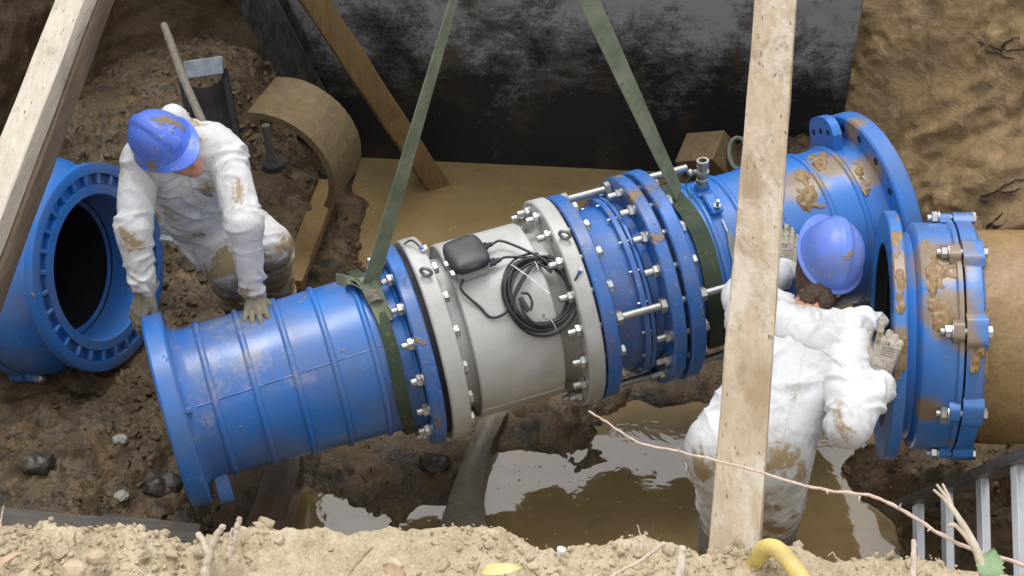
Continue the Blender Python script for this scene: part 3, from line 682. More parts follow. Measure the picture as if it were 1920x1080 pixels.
runs = [catmull([j0, j0+U*.05+T*.01, on_shroud(.055, -.115, .03), on_shroud(.07, -.06, .02), on_shroud(.02, -.02-.09, .02), on_shroud(-.09, -.03, .02), on_shroud(-.125, .06, .02)], 10),
        catmull([j1, j1+U*.03, on_shroud(.02, -.14, .02), on_shroud(.09, -.12, .015), on_shroud(.15, -.06, .012), on_shroud(.16, .0, .012)], 10),
        catmull([O+T*.08-U*.05+N*.02, O+T*.12-U*.075+N*.008, on_shroud(-.25, -.01, .0), on_shroud(-.215, .045, 0), on_shroud(-.15, .04, .01), on_shroud(-.09, -.02, .025), on_shroud(-.01, -.09, .03)], 10),
        catmull([on_shroud(-.09, .02, .03), on_shroud(-.085, .07, .03), on_shroud(-.04, .12, .03), on_shroud(.05, .12, .02), on_shroud(.11, .07, .02)], 10),
        catmull([on_shroud(-.075, -.01, .03), on_shroud(-.05, .0, .03), on_shroud(-.045, .035, .03), on_shroud(-.06, .06, .03)], 10)]
for r_ in runs: MB().tube(r_, .0055, 8).build('cable', M['cable'], asm, 60)
MB().tube([on_shroud(-.085, .005, .03), on_shroud(-.078, .035, .03), on_shroud(-.068, .062, .03)], [.011, .012, .009], 10).build('cable_plug', M['black_plastic'], asm)
for (a, b, c, d) in ((-.075, -.13, .035, .02), (.012, .115, .022, .155), (.02, -.115, .02, -.075)):
    p0, p1 = on_shroud(a, b, .028), on_shroud(c, d, .03)
    MB().strap([p0.lerp(p1, k/6)+rad(-9)*(.012*math.sin(math.pi*k/6)) for k in range(7)], [tang(-9)+AX*.3]*7, .005, .0022).build('cable_tie', M['white_tie'], asm)
MB().strap([on_shroud(.05, -.145, .022), on_shroud(.065, -.138, .03), on_shroud(.08, -.13, .022)], [tang(-9)]*3, .016, .012).build('cable_label', M['white_tie'], asm)
# earthing leads with blue crimp lugs on the grey flanges
M['bluelug'] = simple('blue_crimp_sleeve', (.02, .08, .4), (.03, .1, .5), .5)
for (s0, ph0, r0, s1, ph1, r1) in ((sA2+.01, -66, rW, sA3-.01, -52, rW), (sB0-.005, -27, rn+.05, sB0-.02, -20, rn+.03), (sB0-.02, -4, rn+.06, sB1-.02, -13, rB)):
    a, b = apt(s0, ph0, r0+.006), apt(s1, ph1, r1+.008); mid = a.lerp(b, .5)+rad(ph0)*.03
    L = MB().tube(catmull([a, mid, b], 8), .0042, 6).build('earth_lead', M['cable'], asm)
    MB().tube([b.lerp(mid, .35), b.lerp(mid, .1)], .007, 8).build('crimp_sleeve', M['bluelug'], L); MB().cyl(b, b+rad(ph1)*.006, .010, seg=10).build('ring_terminal', M['zinc'], L)
# ---- joint B and the dismantling joint
dj = MB().lathe([(sB2, .28), (sB3, .28), (sB3, R_at(sB3, 160)), (sB3+.02, R_at(sB3, 157)), (sG0-.01, R_at(sG0, 156)), (sG0, R_at(sG0, 156))], PL, AX, AN, AM, 120).build('dismantling_joint', M['blue_worn'], asm, 30)
dj['label'] = 'blue dismantling joint with long threaded rods'
ring('gasket', sB1, sB2, rB-.035, .27, M['rubber'], asm, .001)
ring('flange', sB2, sB3, R_at(sB3, 196), .28, M['blue_worn'], dj)
rG = R_at(sG0, 170)
ring('collar', sG0, sG1, rG, .28, M['blue_worn'], dj, .002)
ring('seal', sG1, sG1+.006, rG-.012, .28, M['rubber'], dj, .001)
ring('collar', sG1+.006, sG1+.022, rG, .28, M['blue_worn'], dj, .003)
MB().lathe([(sG1+.02, .30), (sC0-.03, R_at(sG1, 146)), (sC0, R_at(sG1, 150)), (sC0, .28)], PL, AX, AN, AM, 120).build('sleeve', M['blue_worn'], dj)
for k in range(18):
    c = apt(sG0, -6+20*k, rG-.012); MB().cyl(c-AX*.012, c+AX*.034, .0055, seg=8).build('collar_screw', M['zinc'], dj)
ring('flange', sC0, sC1, rC, .28, M['blue_worn'], dj)
# ---- right blue spool
rq0, rq1 = R_at(sC3, 151), R_at(sE0, 147)
sp2 = MB().lathe([(sC2, .27), (sC3, .27), (sC3, rq0+.02), (sC3+.02, rq0), (sE0-.05, rq1), (sE0-.012, rq1+.012), (sE0, rq1+.03), (sE0, .28)], PL, AX, AN, AM, 120).build('blue_spool', M['blue_right'], asm, 40)
sp2['label'] = 'right blue ribbed pipe section with mud patches'
ring('gasket', sC1, sC2, rC-.04, .27, M['rubber'], asm, .001)
ring('flange', sC2, sC3, R_at(sC3, 201), .27, M['blue_worn'], sp2)
for px in (1308, 1362, 1425, 1512, 1566):
    s = s_at(px); rib('rib', s, rq0+(rq1-rq0)*(s-sC3)/(sE0-sC3), M['blue_right'], sp2)
ring('end_flange', sE0, sE1, rE, .27, M['blue_right'], sp2, c=.008)
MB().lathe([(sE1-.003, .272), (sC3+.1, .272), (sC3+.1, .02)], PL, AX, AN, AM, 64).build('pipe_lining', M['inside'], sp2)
for k in range(18):
    c = apt(sE0-.0008, 10+20*k, rE-.05); MB().cyl(c, c+AX*.0006, .017, seg=16).build('bolt_hole', M['rubber'], sp2)
ear('lifting_ear', sE0-.055, -96, -62, rq1-.01, rE+.012, .04, M['blue_right'], sp2, 3)
# ---- nuts and bolts: one shared mesh for each kind, every bolt a part
def boltmesh(name, L, left, right, rr, thr):
    """axis +X: flange pack from 0 to L; nut and thread stub on the left, hex head on the right"""
    mb = MB(); X, Y, Z = V(1, 0, 0), V(0, 1, 0), V(0, 0, 1)
    def hexn(x0, x1, r): mb.lathe([(x0, .001), (x0, r*.86), (x0+.004, r), (x1-.004, r), (x1, r*.86), (x1, .001)], V(0, 0, 0), X, Y, Z, 6)
    mb.cyl(V(-left, 0, 0), V(L+.01, 0, 0), rr, seg=14, cham=.003)
    mb.cyl(V(-.0045, 0, 0), V(-.0005, 0, 0), rr*1.95, seg=18); mb.cyl(V(L+.0005, 0, 0), V(L+.0045, 0, 0), rr*1.95, seg=18)
    hexn(-.0045-rr*1.6, -.0045, rr*1.85); hexn(L+.0045, L+.0045+(rr*1.5 if not thr else rr*1.6), rr*1.85)
    if right: mb.cyl(V(L, 0, 0), V(L+right, 0, 0), rr, seg=14, cham=.003)
    return mb.mesh(name, 25)
def put_bolts(name, s0, s1, rb, n, off, left=.058, skip=(), rr=.0145):
    me = boltmesh(name, s1-s0, left, 0, rr, False); me.materials.append(M['zinc'])
    for k in range(n):
        ph = off+360/n*k; ph = (ph+180) % 360-180
        if any(abs(ph-q) < 4 for q in skip): continue
        o = link('bolt', me, None); tw = random.uniform(0, 360)
        c = apt(s0, ph, rb); Y = rad(ph); Z = AX.cross(Y)
        Rm = Matrix((AX, Y, Z)).transposed().to_4x4(); o.matrix_basis = Matrix.Translation(c) @ Rm @ Matrix.Rotation(R_(tw), 4, 'X')
        setpar(o, asm)
RODS = (-82.5, 17.5, 97.5, -162.5)
put_bolts('bolt_joint_a', sA0, sA3, rA-.048, 16, .5, .052)
put_bolts('bolt_joint_b', sB0, sB3, rB-.045, 18, -1.5, .060)
put_bolts('bolt_joint_c', sC0, sC3, rC-.045, 18, -2.5, .064, skip=RODS)
for ph in RODS:
    rb = rC-.045; rr = .0165
    a, b = apt(sB3+.004, ph, rb), apt(sC3+.215, ph, rb)
    rod = MB().cyl(a, b, rr, seg=16, cham=.003).build('threaded_rod', M['rod'], asm)
    for s, dr_ in ((sB3+.002, 1), (sC0-.002, -1), (sC3+.002, 1)):
        c = apt(s, ph, rb); Y = rad(ph+9)
        MB().lathe([(0, .001), (0, rr*1.65), (.003, rr*1.9), (.026, rr*1.9), (.029, rr*1.65), (.029, .001)], c, AX*dr_, rad(ph), AX.cross(rad(ph)), 6).build('nut', M['rod'], rod, 25)
# ---- air valve on the right spool
ph = -54; sv = s_at(1322); rb = rq0; O2 = apt(sv, ph, rb); N2 = nrm(rad(ph)*.55+V(0, 0, .75)); 
sad = MB().box(apt(sv, ph, rb+.01), AX*.036, tang(ph)*.045, rad(ph)*.014, .008).cyl(O2, O2+N2*.05, .036, .032, seg=20).box(apt(sv+.004, ph+17, rb+.022), AX*.026, tang(ph+17)*.055, rad(ph+17)*.010, .006).build('valve_saddle', M['blue'], asm); sad['label'] = 'blue saddle carrying a small metal air valve'
vb = MB().lathe([(.045, .001), (.045, .026), (.075, .026), (.078, .022), (.092, .022), (.094, .029), (.112, .029), (.114, .020), (.135, .020), (.137, .026), (.165, .026), (.165, .017), (.12, .016), (.12, .001)], O2, N2, AX, N2.cross(AX), 20).build('air_valve', M['brass'], sad, 30)
sd2 = nrm(-AX+N2*.1)
MB().cyl(O2+N2*.115, O2+N2*.115+sd2*.045, .010, seg=12).ball(O2+N2*.115+sd2*.055, V(.016, 0, 0), V(0, .016, 0), V(0, 0, .016)).build('valve_handle', M['brass'], sad)
c = apt(sv+.006, ph+22, rb+.03); MB().cyl(c, c+rad(ph+22)*.05, .008, seg=10).lathe([(.004, .001), (.004, .016), (.02, .016), (.02, .001)], c, rad(ph+22), AX, tang(ph+22), 6).build('clamp_bolt', M['rod'], sad)
t0 = apt(sv+.012, ph+30, rb+.02)
tg = [apt(sv+.012+.0*k, ph+30+k*3, rb+.014) for k in range(4)]
MB().tube(tg, .0045, 8).build('tag_wire', M['zinc'], asm)
tp = [apt(sv+.018, ph+39+a, rb+.014) for a in (0, 4, 9, 16, 24)]
MB().strap(tp, [AX]*5, [.016, .026, .042, .046, .05], .008).build('metal_tag', M['steel_dull'], asm)
grn = catmull([O2+N2*.11+sd2*.04, O2+sd2*.075+N2*.06, O2+sd2*.07+tang(ph)*.05+N2*.01], 6)
M['greenwire'] = simple('green_wire', (.02, .11, .06), (.03, .15, .08), .5); MB().tube(grn, .0035, 6).build('earth_wire', M['greenwire'], asm)

# ================================================================== slings
HOOK = V(-.02, 4.86, 2.72)
def sling(label, pxs, wrap_r, ph_up, width, mats, twist, s_off=0.0, wrapf=.95):
    s = s_at(pxs); top = apt(s+s_off, ph_up, wrap_r+.02); root = thing('lifting_sling', label, 'sling', top, 'lifting slings')
    n = 26; path = []; side = []
    for k in range(n+1):
        u = k/n; p_ = top.lerp(HOOK, u); path.append(p_)
        a = twist[0]+(twist[1]-twist[0])*u
        e = nrm(HOOK-top); x = nrm(RT-e*RT.dot(e)); y = e.cross(x); side.append(x*math.cos(R_(a))+y*math.sin(R_(a)))
    MB().strap(path, side, width, .008).build('strap', mats[0], root, 60)
    wp = []; ws = []
    for k in range(49):
        ph = ph_up+360*k/48; sag = .0 if -90 < ((ph+180) % 360-180) < 100 else .0
        wp.append(apt(s+.012*math.sin(k*.4)+.02*math.sin(R_(ph)), ph, wrap_r+.006+sag)); ws.append(AX)
    MB().strap(wp, ws, width*wrapf, .009).build('choker_loop', mats[1], root, 60)
    return root, top, s
sl, top1, s1_ = sling('green webbing sling round the pipe left of the grey flow meter', 716, rp1+.012, -46, .072, (M['sling'], M['sling_wet']), (28, 82), wrapf=.72)
# bunched knot where the left sling is choked
kn = MB()
for k in range(5):
    kn.strap(catmull([apt(s1_-.05+.018*k, -60, rp1+.02), apt(s1_-.03+.014*k, -48, rp1+.045+.008*(k % 2)), apt(s1_-.015+.01*k, -34, rp1+.03), apt(s1_+.0+.008*k, -18, rp1+.014)], 6), [AX+rad(-46)*.3*(k-2)]*19, .035, .007)
kn.build('choke_knot', M['sling'], sl, 60)
for k in range(4):
    s = s1_+.001*k; MB().tube([apt(s-.03+.055*u/8, -38+2.0*k, rp1+.035+.02*math.sin(math.pi*u/8)) for u in range(9)], .008, 7).build('binding', M['wood_grey'], sl)
MB().strap(catmull([apt(s1_-.11, -72, rp1+.012), apt(s1_-.07, -58, rp1+.02), apt(s1_-.02, -42, rp1+.03)], 6), [AX*.4+tang(-60)]*13, .055, .006).build('loose_tail', M['sling'], sl, 60)
sl2, top2, s2_ = sling('green webbing sling round the pipe right of the bolted joint', 1279, rq0+.014, -52, .082, (M['sling'], M['sling_wet']), (70, 12))

# ================================================================== couplings on the old main
def bolt_lug(mb, c, a, n, m, r, L): pass
def local(O, a, n, m): return lambda s, ph, r: O+a*s+(n*math.cos(R_(ph))+m*math.sin(R_(ph)))*r
# ---- left coupling, open end towards the right
CO = P(192, 501, 6.8); ca = nrm(RT*.93+UPV*-.02+FW*-.375); cn, cm = frame_for(CO, ca); lp = local(CO, ca, cn, cm); RL = 196*6.8/FPX
lc = thing('pipe_coupling', 'blue flange coupling standing open-ended behind the left-hand worker', 'coupling', CO-V(0, 0, RL), 'pipe couplings')
ri = RL*.70
bd_ = MB().lathe([(-.03, ri), (-.05, RL*.86), (-.09, RL*.84), (-.14, RL*.90), (-.20, RL*1.0), (-.27, RL*1.06), (-.33, RL*1.07), (-.33, RL*.8), (-.6, RL*.78)], CO, ca, cn, cm, 120).build('barrel', M['blue'], lc, 40)
MB().lathe([(-.045, RL-.004), (-.04, RL), (-.002, RL), (.0, RL-.004), (.0, RL*.90), (-.03, RL*.895), (-.03, RL*.80), (.0, RL*.795), (.0, ri+.004), (-.004, ri), (-.2, ri*.99), (-.2, ri*.9)], CO, ca, cn, cm, 120).build('open_flange', M['blue'], lc, 30)
MB().lathe([(-.045, RL-.004), (-.05, RL*.84)], CO, ca, cn, cm, 120).build('flange_back', M['blue'], lc, 30)
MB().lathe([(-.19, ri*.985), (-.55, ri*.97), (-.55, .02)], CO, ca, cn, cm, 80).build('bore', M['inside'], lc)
for k in range(28):
    ph = 360/28*k+4; c = lp(-.015, ph, RL*.8475); r_ = cn*math.cos(R_(ph))+cm*math.sin(R_(ph)); tt = ca.cross(r_)
    MB().box(c, ca*.0145, r_*(RL*.051), tt*.010, .004).build('flange_tooth', M['blue'], lc)
def clamp_ring(par, lp, ca, cn, cm, s0, rr, nl, off, mat, first=-.0):
    MB().lathe([(s0, rr*.9), (s0, rr*1.0), (s0+.006, rr*1.006), (s0+.058, rr*1.0), (s0+.068, rr*.97), (s0+.068, rr*.86)], lp(0, 0, 0), ca, cn, cm, 120).build('clamp_ring', mat, par, 30)
    for k in range(nl):
        ph = off+360/nl*k; r_ = cn*math.cos(R_(ph))+cm*math.sin(R_(ph)); tt = ca.cross(r_)
        arch = lambda w_, h_, base, x0, x1: MB().prism([lp(x0, ph, 0)+r_*(rr+base+h_*y)+tt*(w_*x) for x, y in ((-1.3, -.1), (-1.12, .25), (-1.0, .7), (-.8, .94), (-.5, 1.02), (0, 1.05), (.5, 1.02), (.8, .94), (1.0, .7), (1.12, .25), (1.3, -.1), (1.0, -.8), (-1.0, -.8))], ca*(x1-x0))
        arch(.050, .026, -.002, s0-.003, s0+.070).build('lug', mat, par, 40)
        arch(.032, .026, -.006, s0-.050, s0-.010).build('lug', mat, par, 40)
        MB().cyl(lp(s0-.094, ph, rr+.004), lp(s0+.086, ph, rr+.004), .0125, seg=12).cyl(lp(s0-.055, ph, rr+.004), lp(s0-.0505, ph, rr+.004), .027, seg=18).lathe([(-.080, .001), (-.080, .020), (-.077, .024), (-.058, .024), (-.055, .020), (-.055, .001)], lp(s0, ph, rr+.004), ca, r_, tt, 6).lathe([(.071, .001), (.071, .022), (.084, .022), (.084, .001)], lp(s0, ph, rr+.004), ca, r_, tt, 6).build('bolt', M['zinc'], par, 25)
lpr = local(CO, ca*-1, cn, cm)
clamp_ring(lc, lpr, ca*-1, cn, cm, .345, RL*1.09, 9, -78, M['blue'])
# ---- right coupling, bolted on the mud-covered pipe
DO = P(1668, 628, 5.80); da = nrm(RT+UPV*-.012+FW*-.15); dn, dm = frame_for(DO, da); rp_ = local(DO, da, dn, dm); RR = 233*5.8/FPX
M['blue_muddy'] = paint('blue_paint_muddy_coupling', (.022, .155, .50), (.034, .195, .57), mud=.66, mscale=4.2, stains=[(rp_(.14, -38, .45), .20), (rp_(.16, -12, .45), .17), (rp_(.0, -30, .48), .13), (rp_(.0, 5, .48), .13), (rp_(.10, 38, .45), .10), (rp_(.22, 2, .47), .09)])
rc = thing('pipe_coupling', 'mud-smeared blue coupling clamped on the brown pipe at the right', 'coupling', DO-V(0, 0, RR), 'pipe couplings')
def U_(px):                                     # distance along the coupling axis whose centre projects to column px
    lo, hi = -1.0, 2.0
    for _ in range(40):
        mid = (lo+hi)/2
        if proj(DO+da*mid)[0] < px: lo = mid
        else: hi = mid
    return lo
rb_ = RR*.905
MB().lathe([(U_(1686)-.02, RR*.72), (U_(1686)-.02, RR*.80), (U_(1696), RR*.83), (U_(1703), rb_*.985), (U_(1708), rb_), (U_(1764), rb_*1.005), (U_(1768), rb_*1.03), (U_(1776), rb_*1.03), (U_(1778), rb_*.8)], DO, da, dn, dm, 128).build('barrel', M['blue_muddy'], rc, 35)
MB().lathe(flange_prof(-.032, .016, RR, RR*.74, .006), DO, da, dn, dm, 128).build('flange', M['blue_muddy'], rc, 30)
MB().lathe([(.016, RR*.745), (.016, RR*.80), (U_(1686)-.02, RR*.78), (U_(1686)-.02, RR*.73), (.016, RR*.745)], DO, da, dn, dm, 128).build('neck', M['blue_muddy'], rc, 30)
MB().lathe([(-.028, RR*.738), (.4, RR*.72), (.4, .02)], DO, da, dn, dm, 80).build('bore', M['inside'], rc)
clamp_ring(rc, rp_, da, dn, dm, U_(1780), rb_*1.035, 9, -82, M['blue_muddy'])
c = rp_(U_(1752), 44, rb_+.0015); r_ = dn*math.cos(R_(44))+dm*math.sin(R_(44))
MB().box(c, da*.017, da.cross(r_)*.022, r_*.0015).build('label_plate', M['galv'], rc)
# lumps of clay stuck on the coupling
def crust(name, loc_fn, s0, s1, p0, p1, r, amp, mat, par, seed, thr=.0, n=70, fq=9, n2=None):
    n2 = n2 or n; u, v = np.meshgrid(np.linspace(0, 1, n), np.linspace(0, 1, n2), indexing='ij'); u = u.ravel(); v = v.ravel()
    base = np.array([tuple(loc_fn(s0+(s1-s0)*a, p0+(p1-p0)*b, r)) for a, b in zip(u, v)]); cen = np.array([tuple(loc_fn(s0+(s1-s0)*a, p0+(p1-p0)*b, 0)) for a, b in zip(u, v)])
    nn = base-cen; nn /= np.linalg.norm(nn, axis=1)[:, None]
    q = base+seed; edge = 1-np.maximum(np.abs(2*u-1), np.abs(2*v-1))**2
    f = fbm(q*fq, 4)+.55*edge-.42-thr; wd, idv = worley(q*42)
    h = np.where(f > 0, amp*(np.minimum(f*5, 1)*.5+.35*f)+.010*(.55-wd)*np.minimum(f*6, 1)+.003*fbm(q*60, 2), np.maximum(f*.08, -.012))
    return link(name, npmesh(name, base+nn*h[:, None], gridfaces(n, n2)), mat, par)
crust('clay_crust', rp_, U_(1712), U_(1776), -58, 10, rb_+.001, .007, M['mudcrust'], rc, 2.0, -.12)
crust('clay_crust', rp_, -.03, .014, -70, 30, RR+.0005, .004, M['mudcrust'], rc, 5.3, -.1)
crust('clay_crust', rp_, U_(1786), U_(1818), -12, 18, rb_*1.045, .010, M['mudcrust'], rc, 7.7, .0, 40)
# the muddy pipe itself
RP = 200*5.75/FPX
n1 = 90; n2 = 150
uu, vv = np.meshgrid(np.linspace(U_(1812), 1.75, n1), np.linspace(0, 2*np.pi, n2), indexing='ij')
bp = np.array([tuple(rp_(a, math.degrees(b), RP)) for a, b in zip(uu.ravel(), vv.ravel())]); nn = np.array([tuple(dn*math.cos(b)+dm*math.sin(b)) for b in vv.ravel()])
wd, idv = worley(bp*np.array([10, 10, 10]))
dsp = .006*fbm(bp*6, 4)+np.maximum(0, .20-wd)*.12*(idv > .6)
op = tag(link('buried_pipe', npmesh('buried_pipe', bp+nn*dsp[:, None], gridfaces(n1, n2)), M['mudcrust']), 'large old pipe caked in brown mud leaving the picture at the right edge', 'pipe')
# ================================================================== implicit surfaces for figures
def surfnet(F, org, h):
    nx, ny, nz = F.shape; inside = F < 0
    c = lambda i, j, k, A: A[i:nx-1+i, j:ny-1+j, k:nz-1+k]
    cnt = sum(c(i, j, k, inside).astype(np.int8) for i in (0, 1) for j in (0, 1) for k in (0, 1))
    act = (cnt > 0) & (cnt < 8); ids = -np.ones(act.shape, dtype=np.int64); I, J, K = np.nonzero(act); ids[I, J, K] = np.arange(len(I))
    pos = np.zeros((len(I), 3)); num = np.zeros(len(I))
    corners = [(0, 0, 0), (1, 0, 0), (0, 1, 0), (1, 1, 0), (0, 0, 1), (1, 0, 1), (0, 1, 1), (1, 1, 1)]
    edges = [(a, b) for a in range(8) for b in range(a+1, 8) if sum(abs(x-y) for x, y in zip(corners[a], corners[b])) == 1]
    val = [F[I+a, J+b, K+d] for a, b, d in corners]
    for a, b in edges:
        m = (val[a] < 0) != (val[b] < 0); den = val[a]-val[b]; den = np.where(np.abs(den) < 1e-12, 1e-12, den); tt = val[a]/den
        ca_, cb_ = np.array(corners[a]), np.array(corners[b])
        pos += np.where(m[:, None], ca_+(cb_-ca_)*tt[:, None], 0); num += m
    pos = (pos/num[:, None]+np.stack([I, J, K], 1))*h+org
    fs = []
    for ax in range(3):
        sl0 = [slice(None)]*3; sl1 = [slice(None)]*3; sl0[ax] = slice(0, -1); sl1[ax] = slice(1, None)
        ch = inside[tuple(sl0)] != inside[tuple(sl1)]
        a, b = [x for x in range(3) if x != ax]
        idx = np.stack(np.nonzero(ch), 1); ok = (idx[:, a] > 0) & (idx[:, b] > 0) & (idx[:, a] < act.shape[a]) & (idx[:, b] < act.shape[b]); idx = idx[ok]
        def cell(da, db):
            q = idx.copy(); q[:, a] -= da; q[:, b] -= db; return ids[q[:, 0], q[:, 1], q[:, 2]]
        quad = np.stack([cell(1, 1), cell(0, 1), cell(0, 0), cell(1, 0)], 1)
        flip = inside[tuple(idx.T)]
        if ax == 1: flip = ~flip
        quad = np.where(flip[:, None], quad, quad[:, ::-1]); fs.append(quad)
    return pos, np.concatenate(fs)
def prim_dist(pr, Q):
    p0, p1 = np.array(pr['p0']), np.array(pr['p1']); r0, r1 = pr['r0'], pr['r1']; X = Q
    if pr.get('flat'):
        ax, fac = pr['flat']; ax = np.array(nrm(Vector(ax))); 
        def sq(Z): return Z-(Z@ax)[..., None]*ax*(1-1/fac)
        X = sq(Q-p0); e = sq((p1-p0)[None, :])[0]; X0 = X
    else: X0 = Q-p0; e = p1-p0
    L2 = max(float(e@e), 1e-9); tt = np.clip((X0@e)/L2, 0, 1)
    d = np.linalg.norm(X0-tt[..., None]*e, axis=-1)-(r0+(r1-r0)*tt)
    return d
def sdf(prims, vox, pad=.03):
    lo = np.min([np.minimum(np.array(p['p0'])-p['r0'], np.array(p['p1'])-p['r1']) for p in prims], 0)-pad
    hi = np.max([np.maximum(np.array(p['p0'])+p['r0'], np.array(p['p1'])+p['r1']) for p in prims], 0)+pad
    n = np.ceil((hi-lo)/vox).astype(int)+1; F = np.full(n, 1.0, dtype=np.float32)
    for pr in prims:
        k = pr.get('k', .03); mg = max(pr['r0'], pr['r1'])*(pr['flat'][1] if pr.get('flat') and pr['flat'][1] > 1 else 1)+k*1.5+vox*3
        a = np.maximum(np.floor((np.minimum(np.array(pr['p0']), np.array(pr['p1']))-mg-lo)/vox).astype(int), 0)
        b = np.minimum(np.ceil((np.maximum(np.array(pr['p0']), np.array(pr['p1']))+mg-lo)/vox).astype(int)+1, n)
        g = np.stack(np.meshgrid(*[lo[i]+vox*np.arange(a[i], b[i]) for i in range(3)], indexing='ij'), -1)
        d = prim_dist(pr, g); sub = F[a[0]:b[0], a[1]:b[1], a[2]:b[2]]
        if pr.get('cut'): sub[...] = np.maximum(sub, -d); continue
        h = np.clip(.5+.5*(sub-d)/k, 0, 1); sub[...] = sub*(1-h)+d*h-k*h*(1-h)
    return surfnet(F, lo, vox)
def vnormals(v, f):
    n = np.zeros_like(v); a = v[f[:, 2]]-v[f[:, 0]]; b = v[f[:, 3]]-v[f[:, 1]]; fn = np.cross(a, b)
    for k in range(4): np.add.at(n, f[:, k], fn)
    return n/np.maximum(np.linalg.norm(n, axis=1), 1e-12)[:, None]
def relax(v, f, it=2, lam=.5):
    e = np.concatenate([f[:, [0, 1]], f[:, [1, 2]], f[:, [2, 3]], f[:, [3, 0]]])
    for _ in range(it):
        s = np.zeros_like(v); c = np.zeros(len(v)); np.add.at(s, e[:, 0], v[e[:, 1]]); np.add.at(c, e[:, 0], 1); np.add.at(s, e[:, 1], v[e[:, 0]]); np.add.at(c, e[:, 1], 1)
        v = v+lam*(s/c[:, None]-v)
    return v
def seg(p0, r0, p1, r1, k=.03, flat=None, cut=False): return dict(p0=tuple(p0), r0=r0, p1=tuple(p1), r1=r1, k=k, flat=flat, cut=cut)
def cloth(prims, vox, amp=1.0, seed=0):
    """coverall surface: smooth body plus long drawn folds laid out on each unrolled limb"""
    v, f = sdf(prims, vox); v = relax(v, f, 2); n = vnormals(v, f); disp = np.zeros(len(v)); W = np.zeros(len(v)); rs = np.random.RandomState(seed)
    for i, pr in enumerate(prims):
        if pr.get('cut'): continue
        d = prim_dist(pr, v); wg = np.exp(-np.clip(d, -.02, .3)/.014); p0, p1 = np.array(pr['p0']), np.array(pr['p1']); e = p1-p0; L = np.linalg.norm(e); e = e/max(L, 1e-6)
        act = wg > .02; va = v[act]; rm = (pr['r0']+pr['r1'])/2
        al = (va-p0)@e; q = (va-p0)-al[:, None]*e; bx = np.array(Vector(tuple(e)).orthogonal().normalized()); by = np.cross(e, bx); th = np.arctan2(q@by, q@bx)
        wob = .016*perlin(va*7+i)+.006*perlin(va*19+i); dd = np.zeros(len(va)); big = rm > .118
        nf = int((L+rm)*rm*(620 if not big else 300))+6
        for k in range(nf):
            u = rs.rand(); a0 = L*(u if big else (u**2*.5 if rs.rand() < .5 else 1-u**2*.5)); t0 = rs.uniform(-np.pi, np.pi)
            be = rs.normal(0, .42) if not big else rs.choice([rs.normal(.9, .3), rs.normal(-.9, .3), rs.normal(0, .3)])
            hl = rs.uniform(.05, .12)*(2.0 if big else 1.1); wd_ = rs.uniform(.007, .012)*(1.35 if big else 1); A = rs.uniform(.35, 1.0)*(.0145 if not big else .017); cv = rs.normal(0, 2.2)
            dt = ((th-t0+np.pi) % (2*np.pi)-np.pi)*rm; da_ = al-a0+wob
            x = dt*math.cos(be)+da_*math.sin(be); y = -dt*math.sin(be)+da_*math.cos(be)+cv*x*x
            win = np.clip(1-(x/hl)**2, 0, 1)**1.5; ya = np.abs(y)
            dd += A*win*(np.exp(-ya/wd_)-.55*np.exp(-((y-wd_*2.2)/(wd_*1.8))**2)-.25*np.exp(-((y+wd_*2.6)/(wd_*2.2))**2))
        disp[act] += wg[act]*np.clip(dd, -.016, .024); W[act] += wg[act]
    disp = disp/np.maximum(W, 1e-9); soft = .007*fbm(v*4+seed, 2)+.0018*(.5-np.abs(perlin(v*24+seed)))
    return v+n*(amp*disp+soft)[:, None], f
def suitmat(name, zlo, zhi, seed, base=.60, stains=(), leg=.30):
    t = NT(name); sep = t.n('SeparateXYZ'); t.l(t.tc.outputs['Object'], sep.inputs[0])
    mr = t.n('MapRange'); t.l(sep.outputs['Z'], mr.inputs['Value']); mr.inputs['From Min'].default_value = zlo; mr.inputs['From Max'].default_value = zhi; mr.inputs['To Min'].default_value = leg; mr.inputs['To Max'].default_value = 0
    n1 = t.noise(5, 5, .66, vec=t.map(loc=(seed, 0, 0)), dist=.5); n2 = t.noise(45, 4, .7)
    mm = t.math('ADD', t.math('ADD', n1, mr.outputs[0]), t.math('MULTIPLY', t.math('SUBTRACT', n2, .5), .25))
    for (c_, r_, g_) in stains:
        vd = t.n('VectorMath'); vd.operation = 'DISTANCE'; t.l(t.tc.outputs['Object'], vd.inputs[0]); vd.inputs[1].default_value = tuple(c_)
        mm = t.math('ADD', mm, t.math('MULTIPLY', t.math('SUBTRACT', 1.0, t.math('DIVIDE', vd.outputs['Value'], r_), True), g_))
    film = t.ramp(mm, [(base-.14, 0), (base+.10, .6)]); mud = t.ramp(mm, [(base+.01, 0), (base+.09, .9)])
    sp = t.ramp(t.noise(90, 3, .7), [(.68, 0), (.74, .55)])
    col = t.mix(film, (.62, .63, .65), (.32, .295, .255)); col = t.mix(sp, col, (.30, .25, .18)); col = t.mix(mud, col, t.mix(t.noise(20), (.24, .16, .07), (.34, .25, .12)))
    cr = t.voro(11, feat='DISTANCE_TO_EDGE', vec=None); vv_ = t.noise(12, 2, .5, dist=.8)
    h = t.math('ADD', t.math('MULTIPLY', t.math('ABSOLUTE', t.math('SUBTRACT', vv_, .5)), 2.0), t.math('MULTIPLY', t.noise(50, 2), .05))
    return t.set(col=col, rough=.62, normal=t.bump(h, .28, .012), spec=.35)
M['suit_l'] = suitmat('white_coverall_crouching', .50, 1.0, 3.0, .61, [(P(232, 465, 5.9), .13, .22), (P(262, 520, 5.95), .10, .1), (P(300, 380, 6.05), .14, .08), (P(385, 370, 6.1), .14, .12), (P(440, 340, 5.95), .16, .12), (P(495, 480, 5.95), .12, .12), (P(440, 520, 6.3), .25, .15), (P(470, 300, 6.1), .14, .14)], leg=.17)
